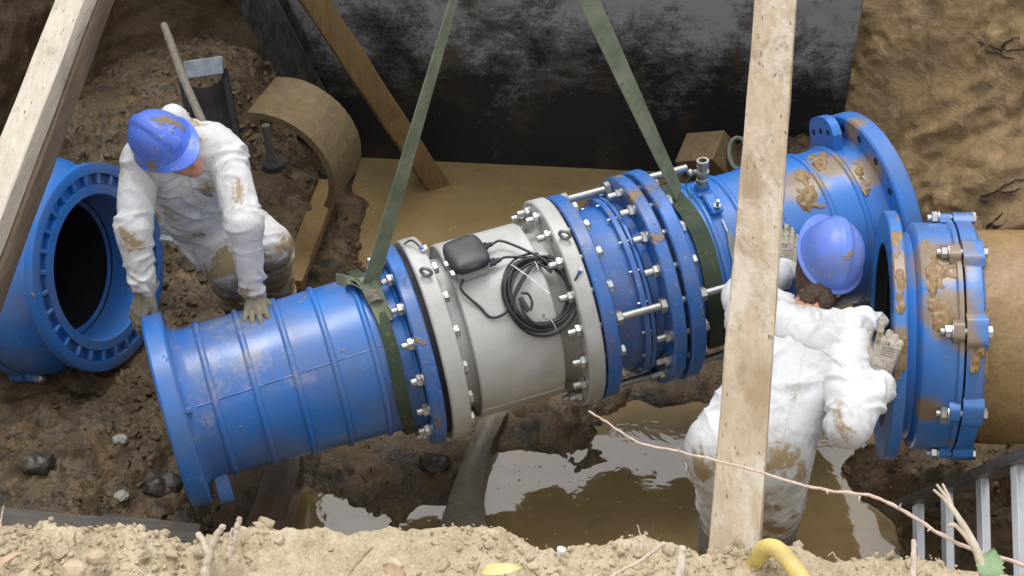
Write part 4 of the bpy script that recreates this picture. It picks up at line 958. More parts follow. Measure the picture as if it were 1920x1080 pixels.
M['suit_r'] = suitmat('white_coverall_standing', -.2, 1.0, 8.0, .63, [(P(1492, 735, 5.18), .11, .24), (P(1458, 770, 5.2), .09, .18), (P(1565, 810, 5.05), .13, .13), (P(1600, 760, 5.1), .11, .08), (P(1650, 735, 5.15), .09, .1), (P(1470, 870, 5.2), .18, .12), (P(1320, 880, 5.2), .14, .18), (P(1400, 930, 5.4), .3, .14)], leg=.18)
t = NT('skin'); M['skin'] = t.set(col=t.mix(t.noise(12, 5), (.42, .20, .13), (.52, .27, .19)), rough=.5, normal=t.bump(t.noise(150, 3), .15, .002), sub=.1)
t = NT('brown_hair'); hn = t.noise(120, 4, .7, vec=t.map((1, 1, .2))); M['hair'] = t.set(col=t.mix(hn, (.025, .014, .008), (.10, .055, .03)), rough=.5, normal=t.bump(hn, 1, .006))
def glovemat(name, c1, c2, cm, thr):
    t = NT(name); mk = t.ramp(t.noise(26, 6, .65), [(thr, 0), (thr+.1, 1)]); k = t.noise(260, 2)
    return t.set(col=t.mix(mk, t.mix(t.noise(40), c1, c2), cm), rough=.8, normal=t.bump(t.math('ADD', t.math('MULTIPLY', k, .5), t.noise(45, 4)), .5, .004))
M['glove_mud'] = glovemat('muddy_work_glove', (.15, .135, .095), (.23, .205, .15), (.11, .09, .06), .55)
M['glove_pale'] = glovemat('pale_work_glove', (.30, .265, .21), (.42, .385, .32), (.20, .15, .09), .54)
M['cuff'] = simple('grey_knit_cuff', (.22, .23, .24), (.36, .37, .38), .85, ns=60, bs=200)
M['boot'] = simple('dark_rubber_boot', (.03, .032, .035), (.085, .08, .07), .45, ns=14)
M['boot_grey'] = simple('grey_wader_boot', (.16, .19, .23), (.27, .30, .33), .7, ns=50)
M['print'] = simple('dark_print', (.03, .035, .05), (.05, .05, .07), .6, bstr=0.01)
# ------------------------------------------------------------------ gloved hand
def glove(parent, wrist, d, back, thumb, curls, spread, mat, scale=1.0, tcurl=(20, 15), tang_=42, vox=.0032, back_frame=None):
    d = nrm(d); back = nrm(back-d*back.dot(d)); sd = d.cross(back)*thumb      # sd points to the thumb side
    pr = []; S = scale; pl = .090*S
    offs = (.031, .0105, -.0105, -.030); lens = (.072, .080, .074, .058); kx = (.97, 1.0, .965, .90)
    for i in range(4):
        kn_ = wrist+d*(pl*kx[i])+sd*(offs[i]*S)+back*(.004*(1-abs(i-1.2)*.5))*S
        pr.append(seg(wrist+d*.012*S+sd*(offs[i]*.72*S), .0165*S, kn_, .0125*S, .012))
        a = R_(spread[i]); fd = nrm(d*math.cos(a)+sd*math.sin(a)); p = kn_; ang = 0
        for j, (fr, r0, r1) in enumerate(((.46, .0118, .0108), (.31, .0108, .0100), (.23, .0100, .0088))):
            ang += curls[i][j]; q = nrm(fd*math.cos(R_(ang))-back*math.sin(R_(ang))); p2 = p+q*(lens[i]*fr*S)
            pr.append(seg(p, r0*S, p2, r1*S, .005)); p = p2
    tb = wrist+d*(.022*S)+sd*(.030*S)-back*.006*S; a = R_(tang_); td = nrm(d*math.cos(a)+sd*math.sin(a)-back*.25)
    p = tb; ang = 0
    pr.append(seg(wrist+d*.015*S+sd*.016*S, .018*S, tb+td*.02*S, .0165*S, .014))
    for j, (ln, r0, r1) in enumerate(((.042, .0165, .0135), (.034, .013, .0122), (.028, .0122, .0100))):
        q = td if j == 0 else nrm(td*math.cos(R_(sum(tcurl[:j])))-(sd*.7*math.sin(R_(sum(tcurl[:j])))+back*.7*math.sin(R_(sum(tcurl[:j])))) + d*.3*math.sin(R_(sum(tcurl[:j]))))
        p2 = p+q*ln*S; pr.append(seg(p, r0*S, p2, r1*S, .006)); p = p2
    v, f = sdf(pr, vox, .01); v = relax(v, f, 1, .4); n = vnormals(v, f)
    v = v+n*(.0009*fbm(v*90, 2)+.0010*(1-2*np.abs(perlin(v*55))))[:, None]
    o = link('glove', npmesh('glove', v, f), mat, parent)
    # knitted cuff
    mb = MB(); n_ = 9; prof = [(-.050*S+.058*S*k/(n_-1), (.031+.0015*(k % 2)+.004*abs(k-6)/6)*S) for k in range(n_)]
    vs = []; fs = []
    for (t_, r_) in prof:
        for k in range(28):
            a = 2*math.pi*k/28; vs.append(wrist+d*t_+(sd*math.cos(a)*1.18+back*math.sin(a)*.86)*r_)
    for i in range(n_-1):
        for k in range(28): fs.append((i*28+k, i*28+(k+1) % 28, (i+1)*28+(k+1) % 28, (i+1)*28+k))
    mb.add(vs, fs).build('cuff', M['cuff'], o, 80)
    return o, (d, back, sd)
# ------------------------------------------------------------------ hard hat
def helmet(parent, C, u, fwd, mat, peak=.045):
    u = nrm(u); fwd = nrm(fwd-u*fwd.dot(u)); s = u.cross(fwd); vs = []; fs = []; NP, NT_ = 72, 22
    for j in range(NT_+1):
        th = (math.pi/2)*j/NT_
        for i in range(NP):
            ph = 2*math.pi*i/NP; cx, sx = math.cos(ph), math.sin(ph)
            rr = math.cos(th)**.85; z = math.sin(th)**.92*.142
            x = .140*cx*rr; y = .115*sx*rr
            if cx < 0: x *= 1.02
            rg = math.exp(-(y/.024)**6)*.009*min(1, j/3)*(1 if z > .03 else z/.03); z += rg*max(0, math.sin(th)); 
            x += rg*cx*.8*math.cos(th)
            if j <= 2: k = (2-j)/2; x += .006*k*cx; y += .005*k*sx
            vs.append((x, y, z))
    for j in range(NT_):
        for i in range(NP): fs.append((j*NP+i, j*NP+(i+1) % NP, (j+1)*NP+(i+1) % NP, (j+1)*NP+i))
    W_ = lambda q: C+fwd*q[0]+s*q[1]+u*q[2]
    shell = MB().add([W_(q) for q in vs], fs).build('helmet', mat, parent, 50)
    bm_ = []; bf = []
    for r_ in range(4):
        for i in range(NP):
            ph = 2*math.pi*i/NP; cx, sx = math.cos(ph), math.sin(ph); fr = max(0, cx)**1.6
            ex = (.146, .146+.012+peak*fr, .146+.012+peak*fr, .140)[r_]; ey = (.120, .120+.010, .120+.010, .112)[r_]; z = (.004, -.004-.014*fr, -.008-.014*fr, -.006)[r_]
            bm_.append((ex*cx if cx > 0 else (ex-.0*fr)*cx, ey*sx, z))
    for r_ in range(3):
        for i in range(NP): bf.append((r_*NP+i, r_*NP+(i+1) % NP, (r_+1)*NP+(i+1) % NP, (r_+1)*NP+i))
    MB().add([W_(q) for q in bm_], bf).build('brim', mat, shell, 40)
    return shell, (u, fwd, s)
def head_prims(Hc, u, f, s, neck, k=.012):
    W_ = lambda a, b, c: Hc+f*a+s*b+u*c
    return [seg(neck, .062, W_(-.02, 0, -.06), .058, .03), seg(W_(-.03, 0, .03), .088, W_(.02, 0, .03), .082, .03), seg(W_(.035, 0, -.02), .066, W_(.055, 0, -.075), .042, .03), seg(W_(.045, .0, -.02), .060, W_(.05, 0, .02), .060, .02),
            seg(W_(.098, 0, .012), .009, W_(.118, 0, -.028), .014, .012), seg(W_(.104, .0, -.030), .012, W_(.104, 0, -.032), .014, .008),
            seg(W_(.090, .02, -.066), .008, W_(.090, -.02, -.066), .008, .006), seg(W_(.086, .016, -.079), .009, W_(.086, -.016, -.079), .009, .006),
            seg(W_(.092, .036, .026), .010, W_(.092, -.036, .026), .010, .010),
            seg(W_(.082, .032, .008), .013, W_(.083, .032, .008), .013, .004), seg(W_(.082, -.032, .008), .013, W_(.083, -.032, .008), .013, .004),
            seg(W_(-.005, .082, .012), .020, W_(-.008, .084, -.022), .013, .006, (s, .45)), seg(W_(-.005, -.082, .012), .020, W_(-.008, -.084, -.022), .013, .006, (s, .45))]
def hit(px, py, s0, s1, r, lo=4.5, hi=7.0):
    """depth where the sight line first meets the slung pipe at radius r"""
    d = lo
    while d < hi:
        q = P(px, py, d)-PL; al = q.dot(AX)
        if (q-AX*al).length < r: return d
        d += .003
    return hi
# ================================================================== worker at the left, crouching over the pipe
w1 = thing('person', 'worker in white coverall and muddy blue helmet leaning on the left end of the pipe', 'person', P(430, 520, 7.0))
Rs, Ls, nk = P(264, 300, 6.02), P(424, 290, 6.10), P(345, 268, 6.10)
Re, Rw = P(250, 432, 5.97), P(268, 536, 6.02)
dL = hit(462, 575, 0, 0, rp0+.02); Le, Lw = P(458, 418, 5.97), apt(s_at(520), -84, rp0+.075)
ch1, ch2, ch3 = P(340, 325, 6.22), P(368, 392, 6.42), P(405, 430, 6.62)
K1, F1 = P(432, 500, 6.42), P(442, 558, 7.1); K2, F2 = P(505, 462, 6.60), P(516, 548, 7.1)
pr = [seg(Rs.lerp(nk, .40), .112, ch2.lerp(Rs, .30), .115, .05), seg(Ls.lerp(nk, .40), .112, ch2.lerp(Ls, .30), .115, .05), seg(ch1, .135, ch2, .135, .05), seg(ch2, .145, ch3, .16, .05),
      seg(Rs, .084, Re, .070, .022), seg(Re, .070, Rw, .053, .03), seg(Ls, .086, Le, .070, .022), seg(Le, .070, Lw.lerp(Le, .02), .053, .03),
      seg(ch3+RT*-.03, .15, K1, .105, .04), seg(K1, .105, F1, .085, .03), seg(ch3+RT*.09, .15, K2, .10, .04), seg(K2, .10, F2, .085, .03),
      seg(P(300, 285, 6.12), .07, P(395, 262, 6.16), .075, .03), seg(P(325, 222, 6.06), .058, P(352, 256, 6.12), .07, .02)]+[seg(Rw+nrm(Rw-Re)*.050, .052, Rw+nrm(Rw-Re)*.2, .09, cut=True), seg(Lw+nrm(Lw-Le)*.046, .052, Lw+nrm(Lw-Le)*.2, .09, cut=True)]
v, f = cloth(pr, .0058, 1.0, 17)
link('coverall', npmesh('coverall', v, f), M['suit_l'], w1)
uH = nrm(-FW*.74+UPV*.50-RT*.40); fH = RT*.80-UPV*.62+FW*.10; fH = nrm(fH-uH*fH.dot(uH)); sH = uH.cross(fH)
HC = P(290, 252, 5.85)-uH*.055
helmet(w1, HC, uH, fH, M['helmet'])
v, f = sdf(head_prims(HC-uH*.055+fH*.022, uH, fH, sH, nk+UPV*-.02, .012)+[seg(nk, .06, ch2, .09, .05), seg(Rs, .05, Re, .045, .03), seg(Re, .045, Rw, .034, .02), seg(Ls, .05, Le, .045, .03), seg(Le, .045, Lw, .034, .02), seg(ch2, .09, ch3, .11, .04), seg(ch3, .09, K1, .06, .04), seg(ch3, .09, K2, .06, .04), seg(K1, .06, F1, .045, .03), seg(K2, .06, F2, .045, .03)], .0075)
link('body', npmesh('body', relax(v, f, 1), f), M['skin'], w1)
for K, Fo in ((K1, F1), (K2, F2)):
    dd = nrm(Fo-K); v, f = sdf([seg(K.lerp(Fo, .55), .085, Fo, .07, .03), seg(Fo, .06, Fo+V(.03, -.18, -.03), .05, .03)], .01); link('boot', npmesh('boot', relax(v, f, 2), f), M['boot'], w1)
# collar flap with zip and chest mark
cz = [P(348, 318, 6.02), P(352, 352, 6.05), P(372, 392, 6.20)]
# his left hand flat on the pipe, his right hand on the flange
sh_ = s_at(520); wr = apt(sh_, -80, rp0+.034)
glove(w1, wr, nrm(tang(-64)+AX*-.12), rad(-62), -1, [(10, 18, 14), (9, 17, 14), (9, 17, 14), (10, 18, 16)], (10, 3, -5, -15), M['glove_mud'], 1.12, tang_=52)
wr2 = P(274, 546, 6.02); fl = apt(sF0+.02, -66, rF)
glove(w1, wr2, nrm(P(254, 606, 6.05)-wr2), nrm(-FW+RT*-.35+UPV*.25), -1, [(12, 14, 8), (10, 14, 10), (12, 16, 10), (14, 18, 12)], (3, 1, -1, -3), M['glove_mud'], 1.10, tang_=30, tcurl=(10, 8))
# ================================================================== worker at the right, seen from behind
w2 = thing('person', 'worker seen from behind in white coverall gripping the mud-smeared coupling at the right', 'person', P(1400, 1015, 6.65))
Sl, Sr, nk = P(1412, 608, 5.52), P(1578, 652, 5.36), P(1520, 588, 5.45)
El, Wl = P(1396, 556, 5.80), None
dH = hit(1476, 462, 0, 0, rq0+.02); Wl = P(1470, 508, dH-.05)
Er = P(1590, 800, 5.12); Wr = P(1652, 700, 5.27)
Hl, Hr = P(1368, 838, 5.34), P(1452, 842, 5.30)
Kl, Kr = P(1366, 935, 5.80), P(1452, 932, 5.80); Fl, Fr = P(1352, 1022, 6.62), P(1448, 1012, 6.62)
pr = [seg(P(1492, 655, 5.44), .145, P(1402, 838, 5.34), .168, .05, (RT, 1.20)), seg(Sl.lerp(Sr, .12), .105, Sl.lerp(Sr, .85), .112, .06), seg(P(1560, 665, 5.42), .10, P(1452, 800, 5.32), .15, .06),
      seg(Sl, .095, El, .085, .03), seg(El, .082, Wl, .058, .03), seg(Sr+RT*.02, .094, Er, .072, .012), seg(Er, .070, P(1655, 720, 5.24), .056, .03), seg(P(1606, 715, 5.24), .052, P(1610, 772, 5.17), .056, .03),
      seg(P(1370, 850, 5.36), .155, Kl, .112, .05), seg(Kl, .108, Fl, .09, .04), seg(P(1440, 850, 5.34), .155, Kr, .112, .05), seg(Kr, .108, Fr, .09, .04),
      seg(P(1440, 560, 5.55), .06, P(1470, 580, 5.5), .06, .03), seg(P(1668, 712, 5.26), .056, P(1700, 650, 5.4), .09, cut=True)]
v, f = cloth(pr, .0058, 1.0, 52)
link('coverall', npmesh('coverall', v, f), M['suit_r'], w2)
hn_ = nrm(-FW*.75+UPV*.35)                       # hood lying open across the upper back
hp_ = [(1432, 575, 5.44, .060), (1475, 604, 5.36, .070), (1530, 622, 5.325, .078), (1580, 614, 5.34, .068), (1620, 600, 5.385, .048), (1652, 602, 5.43, .026)]
hpr = [seg(P(*hp_[i][:3]), hp_[i][3], P(*hp_[i+1][:3]), hp_[i+1][3], .03, (hn_, .5)) for i in range(5)]
v, f = cloth(hpr, .0058, .9, 33); link('hood', npmesh('hood', v, f), M['suit_r'], w2)
uH = nrm(UPV*.50-FW*.80+RT*.24); fH = nrm(UPV*.80+FW*.55+RT*.02); fH = nrm(fH-uH*fH.dot(uH)); sH = uH.cross(fH)
HC = P(1568, 468, 5.46)-uH*.05
sh2, _ = helmet(w2, HC, uH, fH, M['helmet2'])
Hd = HC-uH*.045
v, f = sdf(head_prims(Hd, uH, fH, sH, nk, .012)+[seg(nk, .06, Hl.lerp(Hr, .5), .10, .05), seg(Sl, .055, El, .045, .03), seg(El, .045, Wl, .034, .02), seg(Sr, .055, Er, .048, .03), seg(Er, .048, Wr, .036, .02), seg(Sl, .055, Sr, .055, .03), seg(Hl, .09, Kl, .06, .04), seg(Hr, .09, Kr, .06, .04), seg(Kl, .06, Fl, .045, .03), seg(Kr, .06, Fr, .045, .03)], .0075)
link('body', npmesh('body', relax(v, f, 1), f), M['skin'], w2)
W_ = lambda a, b, c: Hd+fH*a+sH*b+uH*c
v, f = sdf([seg(W_(-.045, .03, .0), .078, W_(-.045, -.03, .0), .078, .03), seg(W_(-.060, .03, -.05), .054, W_(-.060, -.03, -.05), .054, .03), seg(W_(-.055, 0, -.06), .066, nk.lerp(Hd, .25)-FW*.03, .060, .03), seg(W_(-.02, .06, .0), .03, W_(-.03, .06, -.035), .022, .02), seg(W_(-.02, -.06, .0), .03, W_(-.03, -.06, -.035), .022, .02)], .006)
n_ = vnormals(v, f); v = v+n_*(.010*ridged(v*np.array([40, 40, 14]), 2)-.004)[:, None]
link('hair', npmesh('hair', v, f), M['hair'], w2)
# helmet harness strap with its round adjuster at the nape
hp = [HC+uH*-.026+fH*(-.128*math.cos(a))+sH*(.108*math.sin(a)) for a in [R_(-75+150*k/16) for k in range(17)]]
MB().strap(hp, [uH]*17, .020, .006).build('harness_strap', M['black_plastic'], sh2)
kc = HC+uH*-.030-fH*.132+sH*-.02; MB().cyl(kc, kc-fH*.016, .019, seg=18, cham=.003).build('harness_knob', M['grey_plastic'], sh2)
# gloves
qn = P(1476, 462, dH)-PL; nb = nrm(qn-AX*qn.dot(AX))
g1, fr1 = glove(w2, P(1474, 500, dH-.04)+nb*.01, nrm(P(1480, 420, dH+.03)-P(1474, 502, dH-.02)), nb, -1, [(4, 10, 8), (3, 9, 8), (4, 10, 9), (6, 12, 10)], (5, 1, -3, -8), M['glove_pale'], 1.06, tang_=38)
rimn = nrm(rp_(0, -2, RR)-rp_(0, -2, 0)); hw = P(1650, 694, 5.26); rimP = rp_(-.005, 2, RR)
g2, fr2 = glove(w2, hw, nrm(P(1672, 625, 5.25)-hw+rimn*.01), nrm(rimn-RT*.25), -1, [(-4, 8, 6), (34, 62, 45), (40, 66, 48), (44, 66, 48)], (8, 1, -2, -5), M['glove_pale'], 1.10, tang_=48, tcurl=(25, 20))
for k, Fo in enumerate((Fl, Fr)):
    K = (Kl, Kr)[k]; v, f = sdf([seg(K.lerp(Fo, .45), .108, Fo, .10, .03), seg(Fo, .085, Fo+V(-.02, .16, -.05), .06, .03)], .01); link('boot', npmesh('boot', relax(v, f, 2), f), M['boot_grey'], w2)
# ================================================================== loose things in the pit
M['oldpipe'] = soil('old_pipe_coated_in_mud', (.115, .082, .042), (.165, .118, .062), (.08, .057, .03), rough=.85, wet=.3, bd=.016, s=2.2)
M['slate'] = soil('wet_grey_fragment', (.13, .108, .08), (.20, .17, .13), (.09, .073, .052), rough=.5, wet=.6, bd=.006, s=1.4, specmin=.25)
def arc_shell(mb, O, a, e1, e2, R, th, L, t0, t1, n=36):
    vs = []; fs = []
    for k in range(n+1):
        an = R_(t0+(t1-t0)*k/n); r_ = e1*math.cos(an)+e2*math.sin(an)
        for (rr, ss) in ((R, 0), (R, L), (R-th, L), (R-th, 0)): vs.append(O+r_*(rr+random.uniform(-.0015, .0015))+a*ss)
    for k in range(n):
        for j in range(4): fs.append((k*4+j, k*4+(j+1) % 4, (k+1)*4+(j+1) % 4, (k+1)*4+j))
    fs.append((0, 1, 2, 3)); fs.append((n*4+3, n*4+2, n*4+1, n*4)); return mb.add(vs, fs)
# ---- quarter ring cut from the old pipe
a = nrm(V(.32, .95, .02)); e1 = nrm(V(.95, -.32, 0)); e2 = a.cross(e1); e2 = e2 if e2.z > 0 else -e2
Oc = P(463, 208, 7.2)-(e1*math.cos(R_(105))+e2*math.sin(R_(105)))*.35
tag(arc_shell(MB(), Oc, a, e1, e2, .34, .036, .33, 106, -30).build('cut_pipe_shell', M['oldpipe'], None, 30), 'curved shell cut from an old pipe, coated in dry mud, behind the crouching worker', 'pipe piece')
# ---- half shell standing on end with a galvanised plate on it
hs_ = thing('pipe_half', 'dark half pipe standing on end under a blue-grey metal plate', 'pipe piece', P(392, 240, 7.9))
a = nrm(P(405, 250, 7.55)-P(384, 140, 7.72)); e1 = nrm(RT-a*RT.dot(a)); e2 = nrm(a.cross(e1)); e2 = e2 if e2.dot(FW) > 0 else -e2
M['blackpipe'] = simple('black_wet_pipe', (.008, .008, .009), (.018, .016, .014), .9)
arc_shell(MB(), P(382, 143, 7.72), a, e1, e2, .128, .03, .44, -15, 195).build('shell', M['blackpipe'], hs_, 30)
pc = P(382, 127, 7.66); MB().box(pc, nrm(e1+UPV*-.06)*.100, nrm(UPV*.9-FW*.2)*.045, FW*.010, .002).build('metal_plate', M['galv'], hs_)
# ---- stick stuck in the earth
tag(MB().tube(catmull([P(308, 48, 7.75), P(325, 95, 7.55), P(345, 150, 7.35), P(378, 226, 7.1), P(392, 262, 7.0)], 6), [.021, .021, .020, .022, .022, .022, .021, .021, .021, .021, .022, .022, .022, .021, .021, .021, .021, .021, .021, .022, .022, .021, .021, .021, .021], 10).build('wooden_stick', M['wood_grey']), 'grey round wooden stick leaning beside the half pipe', 'stick')
# ---- short tamper under the cut shell
tm = thing('steel_tamper', 'dark steel rod on a round foot standing under the cut pipe shell', 'tool', P(512, 312, 7.1))
MB().cyl(P(498, 235, 6.98), P(510, 305, 7.1), .020, seg=14).build('handle', M['boot'], tm); MB().lathe([(0, .001), (0, .055), (.03, .052), (.05, .025), (.05, .001)], P(512, 314, 7.12), V(0, 0, 1), V(1, 0, 0), V(0, 1, 0), 24).build('foot', M['blackpipe'], tm)
# ---- plank behind the crouching worker
b0, b1 = Pz(545, 535, .0), Pz(618, 345, -.18); b0.z = max(fz(b0.x, b0.y), fz(*tuple(b0.lerp(b1, .5))[:2]))+.075; b1.z = max(fz(b1.x, b1.y), WL)+.09; b0, b1 = Pz(545, 535, b0.z), Pz(618, 345, b1.z)
tag(beam(MB(), b0, b1, V(1, 0, 0), V(0, 0, 1), .115, .06, .004, 14, .003).build('wooden_plank', M['wood_mud']), 'muddy plank lying behind the pipe beside the crouching worker', 'plank', 'planks in the pit')
# ---- wooden block and rope at the back
a = nrm(RT*.38+UPV*.85+FW*.35); b = nrm(-RT*.72-UPV*.10-FW*.68); b = nrm(b-a*b.dot(a)); c_ = a.cross(b)
tag(MB().box(P(1326, 290, 8.05), a*.096, b*.082, c_*.13, .005).build('wooden_block', M['oldpipe']), 'chunky wooden block lying behind the pipe next to the coiled rope', 'block')
rp = MB()
for k in range(3):
    rp.tube([P(1384+3*k, 288, 7.95)+(RT*(.05+.004*k)*math.cos(q)+UPV*.088*math.sin(q)+FW*(.03*math.sin(q)+.012*k)) for q in [2*math.pi*i/28 for i in range(29)]], .011, 8, cap=False)
M['rope'] = simple('grey_green_rope', (.09, .11, .085), (.16, .18, .14), .85, ns=60, bs=150, bstr=.7)
tag(rp.build('rope_coil', M['rope'], None, 60), 'coil of grey-green rope hanging beside the wooden block', 'rope')
# ---- small galvanised bracket by the worker's arm
br = MB().box(P(332, 436, 6.62), nrm(RT-UPV*.12)*.075, nrm(UPV*.8-FW*.5)*.034, nrm(FW*.8+UPV*.5)*.004).box(P(332, 449, 6.60), nrm(RT-UPV*.12)*.075, nrm(-FW*.7-UPV*.4)*.022, nrm(UPV*.8-FW*.5)*.004)
tag(br.build('metal_bracket', M['galv']), 'short blue-grey metal angle bracket behind the open coupling', 'bracket')
# ---- timbers and fragments under the pipe
def slab(name, L, Rr, z, th, mat, crown=.0, jit=.004):
    vs = []; fs = []; n = len(L)
    for (l, r_) in zip(L, Rr):
        a, b = Pz(*l, z), Pz(*r_, z); m = a.lerp(b, .5)+V(0, 0, crown); q1, q3 = a.lerp(b, .25)+V(0, 0, crown*.75), a.lerp(b, .75)+V(0, 0, crown*.75)
        row = [a-V(0, 0, th), a, q1, m, q3, b, b-V(0, 0, th)]; vs += [p_+V(random.uniform(-jit, jit), random.uniform(-jit, jit), random.uniform(-jit, jit)) for p_ in row]
    for i in range(n-1):
        for k in range(7): fs.append((i*7+k, i*7+(k+1) % 7, (i+1)*7+(k+1) % 7, (i+1)*7+k))
    fs.append(tuple(range(6, -1, -1))); fs.append(tuple(range((n-1)*7, n*7))); return MB().add(vs, fs).build(name, mat, None, 35)
def dens(pts, n=6): return [(q.x, q.y) for q in catmull([(a, b, 0) for a, b in pts], n)]
tag(slab('pipe_fragment', dens([(905, 770), (885, 820), (862, 880), (838, 940), (820, 1010), (810, 1060)]), dens([(952, 770), (932, 810), (912, 860), (905, 920), (912, 975), (925, 1050)]), WL+.085, .16, M['slate'], .02), 'long curved grey fragment lying in the water below the flow meter', 'pipe piece')
tag(slab('wooden_plank', dens([(505, 850), (480, 930), (448, 1015), (440, 1060)]), dens([(566, 840), (556, 900), (528, 985), (500, 1060)]), -.10, .14, M['wood_brown'], .006), 'wet dark brown plank under the left end of the pipe', 'plank', 'planks in the pit')
b0, b1 = Pz(-80, 978, .22), Pz(372, 1022, .12)
tag(beam(MB(), b0, b1, V(0, 1, 0), V(0, 0, 1), .10, .12, .004, 14, .002).build('timber_beam', M['wood_dark']), 'dark wet timber beam along the bottom left below the foreground bank', 'timber')
b0, b1 = Pz(188, 986, .23), Pz(372, 1006, .19)
tag(beam(MB(), b0, b1, V(0, 1, 0), V(0, 0, 1), .10, .04, .003, 8, .002).build('wooden_plank', M['wood_dark']), 'short dark board lying on the timber beam at bottom left', 'plank', 'planks in the pit')
# ---- stones on the mud
def stone(px, py, r, mat, label, name='stone', z=None):
    if z is None: z = fz(*tuple(Pz(px, py, fz(*tuple(Pz(px, py, -.05))[:2])))[:2])
    c = Pz(px, py, z+r*.08); mb = MB().ball(c, V(r*1.25, 0, 0), V(0, r, 0), V(0, 0, r*.62), 22, 14)
    v = np.array(mb.v); cc = np.array(c); q = v-cc; wd, idv = worley(v*(1.3/r)+px); v = cc+q*(1+.5*(.5-wd)+.18*fbm(v*(2/r), 2))[:, None]; mb.v = [tuple(x) for x in v]
    return tag(mb.build(name, mat, None, 28), label, 'stone', 'stones on the mud')
M['palestone'] = simple('pale_stone', (.22, .21, .19), (.40, .38, .34), .7, bd=.006); M['darkstone'] = simple('dark_wet_lump', (.026, .022, .018), (.055, .046, .036), .45, bd=.008)
stone(227, 930, .03, M['palestone'], 'pale grey stone on the mud at the lower left'); stone(226, 824, .028, M['palestone'], 'grey glinting stone on the mud left of the end flange')
stone(300, 908, .075, M['darkstone'], 'dark wet lump beside the bottom of the end flange'); stone(70, 868, .06, M['darkstone'], 'dark lump at the left edge of the mud')
stone(815, 870, .06, M['darkstone'], 'black lump of mud beside the curved grey fragment'); 
stone(378, 508, .022, M['palestone'], 'small white scrap on the mud by the crouching worker')
# ---- dark roots hanging out of the clay wall
def wall_hits(o):
    from mathutils.bvhtree import BVHTree
    return BVHTree.FromPolygons([v_.co.copy() for v_ in o.data.vertices], [tuple(p_.vertices) for p_ in o.data.polygons])
wtree = wall_hits(clay_o); M['darkroot'] = simple('dark_root', (.03, .02, .013), (.07, .045, .03), .7)
def wpt(px, py, off=.006):
    r_ = nrm(ray(px, py)); h_ = wtree.ray_cast(CAM, r_); return (h_[0]-r_*off) if h_[0] is not None else P(px, py, 6.5)
for lab, lines in (('dark branching root in the clay wall at the upper right', [[(1835, 78), (1862, 88), (1890, 94), (1925, 90)], [(1862, 88), (1880, 104), (1900, 110)], [(1875, 92), (1890, 76), (1912, 70)], [(1840, 84), (1856, 98), (1872, 98)]]),
                   ('thin dark roots in the clay wall above the clamped coupling', [[(1838, 368), (1860, 362), (1880, 348), (1905, 338), (1925, 334)], [(1868, 356), (1890, 360), (1912, 352)], [(1835, 372), (1850, 380)]]),
                   ('dark root tuft in the clay wall beside the coupling ring', [[(1850, 424), (1868, 410), (1880, 398)], [(1856, 420), (1874, 424), (1888, 412)], [(1862, 428), (1880, 438)], [(1848, 428), (1860, 440)]])):
    mb = MB()
    for ln in lines:
        pa = catmull([wpt(*q) for q in ln], 5); mb.tube([q+V(random.uniform(-.004, .004), random.uniform(-.004, .0), random.uniform(-.004, .004)) for q in pa], [.006-.0035*i/len(pa) for i in range(len(pa))], 6)
    tag(mb.build('root', M['darkroot'], None, 60), lab, 'root', 'roots in the clay wall')
# ---- bubbles and scum on the water
bub = MB(); rb2 = random.Random(3); nb_ = 0
M['scum'] = simple('pale_scum', (.26, .21, .13), (.40, .34, .24), .15, bstr=.02)
for k in range(260):
    if rb2.random() < .5: px, py = rb2.gauss(655, 40), rb2.gauss(400, 55)
    elif rb2.random() < .6: px, py = rb2.uniform(930, 1340), rb2.uniform(830, 1010)
    else: px, py = rb2.uniform(660, 1200), rb2.uniform(310, 460)
    q = Pz(px, py, WL)
    if fz(q.x, q.y) > WL-.006: continue
    r = rb2.uniform(.002, .007)*(1.4 if rb2.random() < .08 else 1); bub.ball(q+V(0, 0, -.001), V(r, 0, 0), V(0, r*.9, 0), V(0, 0, r*.45), 10, 6)
bo = bub.build('water_bubbles', M['scum'], None, 60); bo['kind'] = 'stuff'; bo['label'] = 'small bubbles and scum floating on the muddy water'
# ================================================================== ladder at the right
r0, r1 = P(1674, 962, 6.45), P(1990, 838, 5.10); rl = nrm(r1-r0); rg = nrm(-UPV-RT*.12); rg = nrm(rg-rl*rg.dot(rl)); rn_ = nrm(rl.cross(rg)); rn_ = rn_ if rn_.dot(FW) < 0 else -rn_
lad = thing('ladder', 'aluminium ladder with ribbed rungs in the bottom right corner', 'ladder', r0)
def rail(off):
    mb = MB(); o = rg*off
    mb.box((r0+r1)/2+o-rg*.0, rl*((r1-r0).length/2), rn_*.042, rg*.007).box((r0+r1)/2+o+rn_*.040-rg*.016, rl*((r1-r0).length/2), rn_*.004, rg*.014).box((r0+r1)/2+o-rn_*.040-rg*.016, rl*((r1-r0).length/2), rn_*.004, rg*.014)
    mb.build('rail', M['ladrail'], lad, 30)
M['ladrail'] = simple('dirty_aluminium', (.10, .10, .095), (.22, .215, .20), .5, .5, ns=18)
rail(0); rail(.50)
me_r = None
for px in (1722, 1776, 1842, 1908, 1985):
    best = min(range(400), key=lambda k: abs(proj(r0.lerp(r1, k/400))[0]-px)); c = r0.lerp(r1, best/400)
    prof = []
    W2 = .0215
    for k in range(19):
        x = -W2+2*W2*k/18; prof.append((x, .0165+(.002 if k % 2 else 0)))
    outl = prof+[(W2+.003, .008), (W2+.003, -.014), (-W2-.003, -.014), (-W2-.003, .008)]
    MB().prism([c+rl*x+rn_*y+rg*.006 for x, y in outl], rg*.488).build('rung', M['alu'], lad, 20)
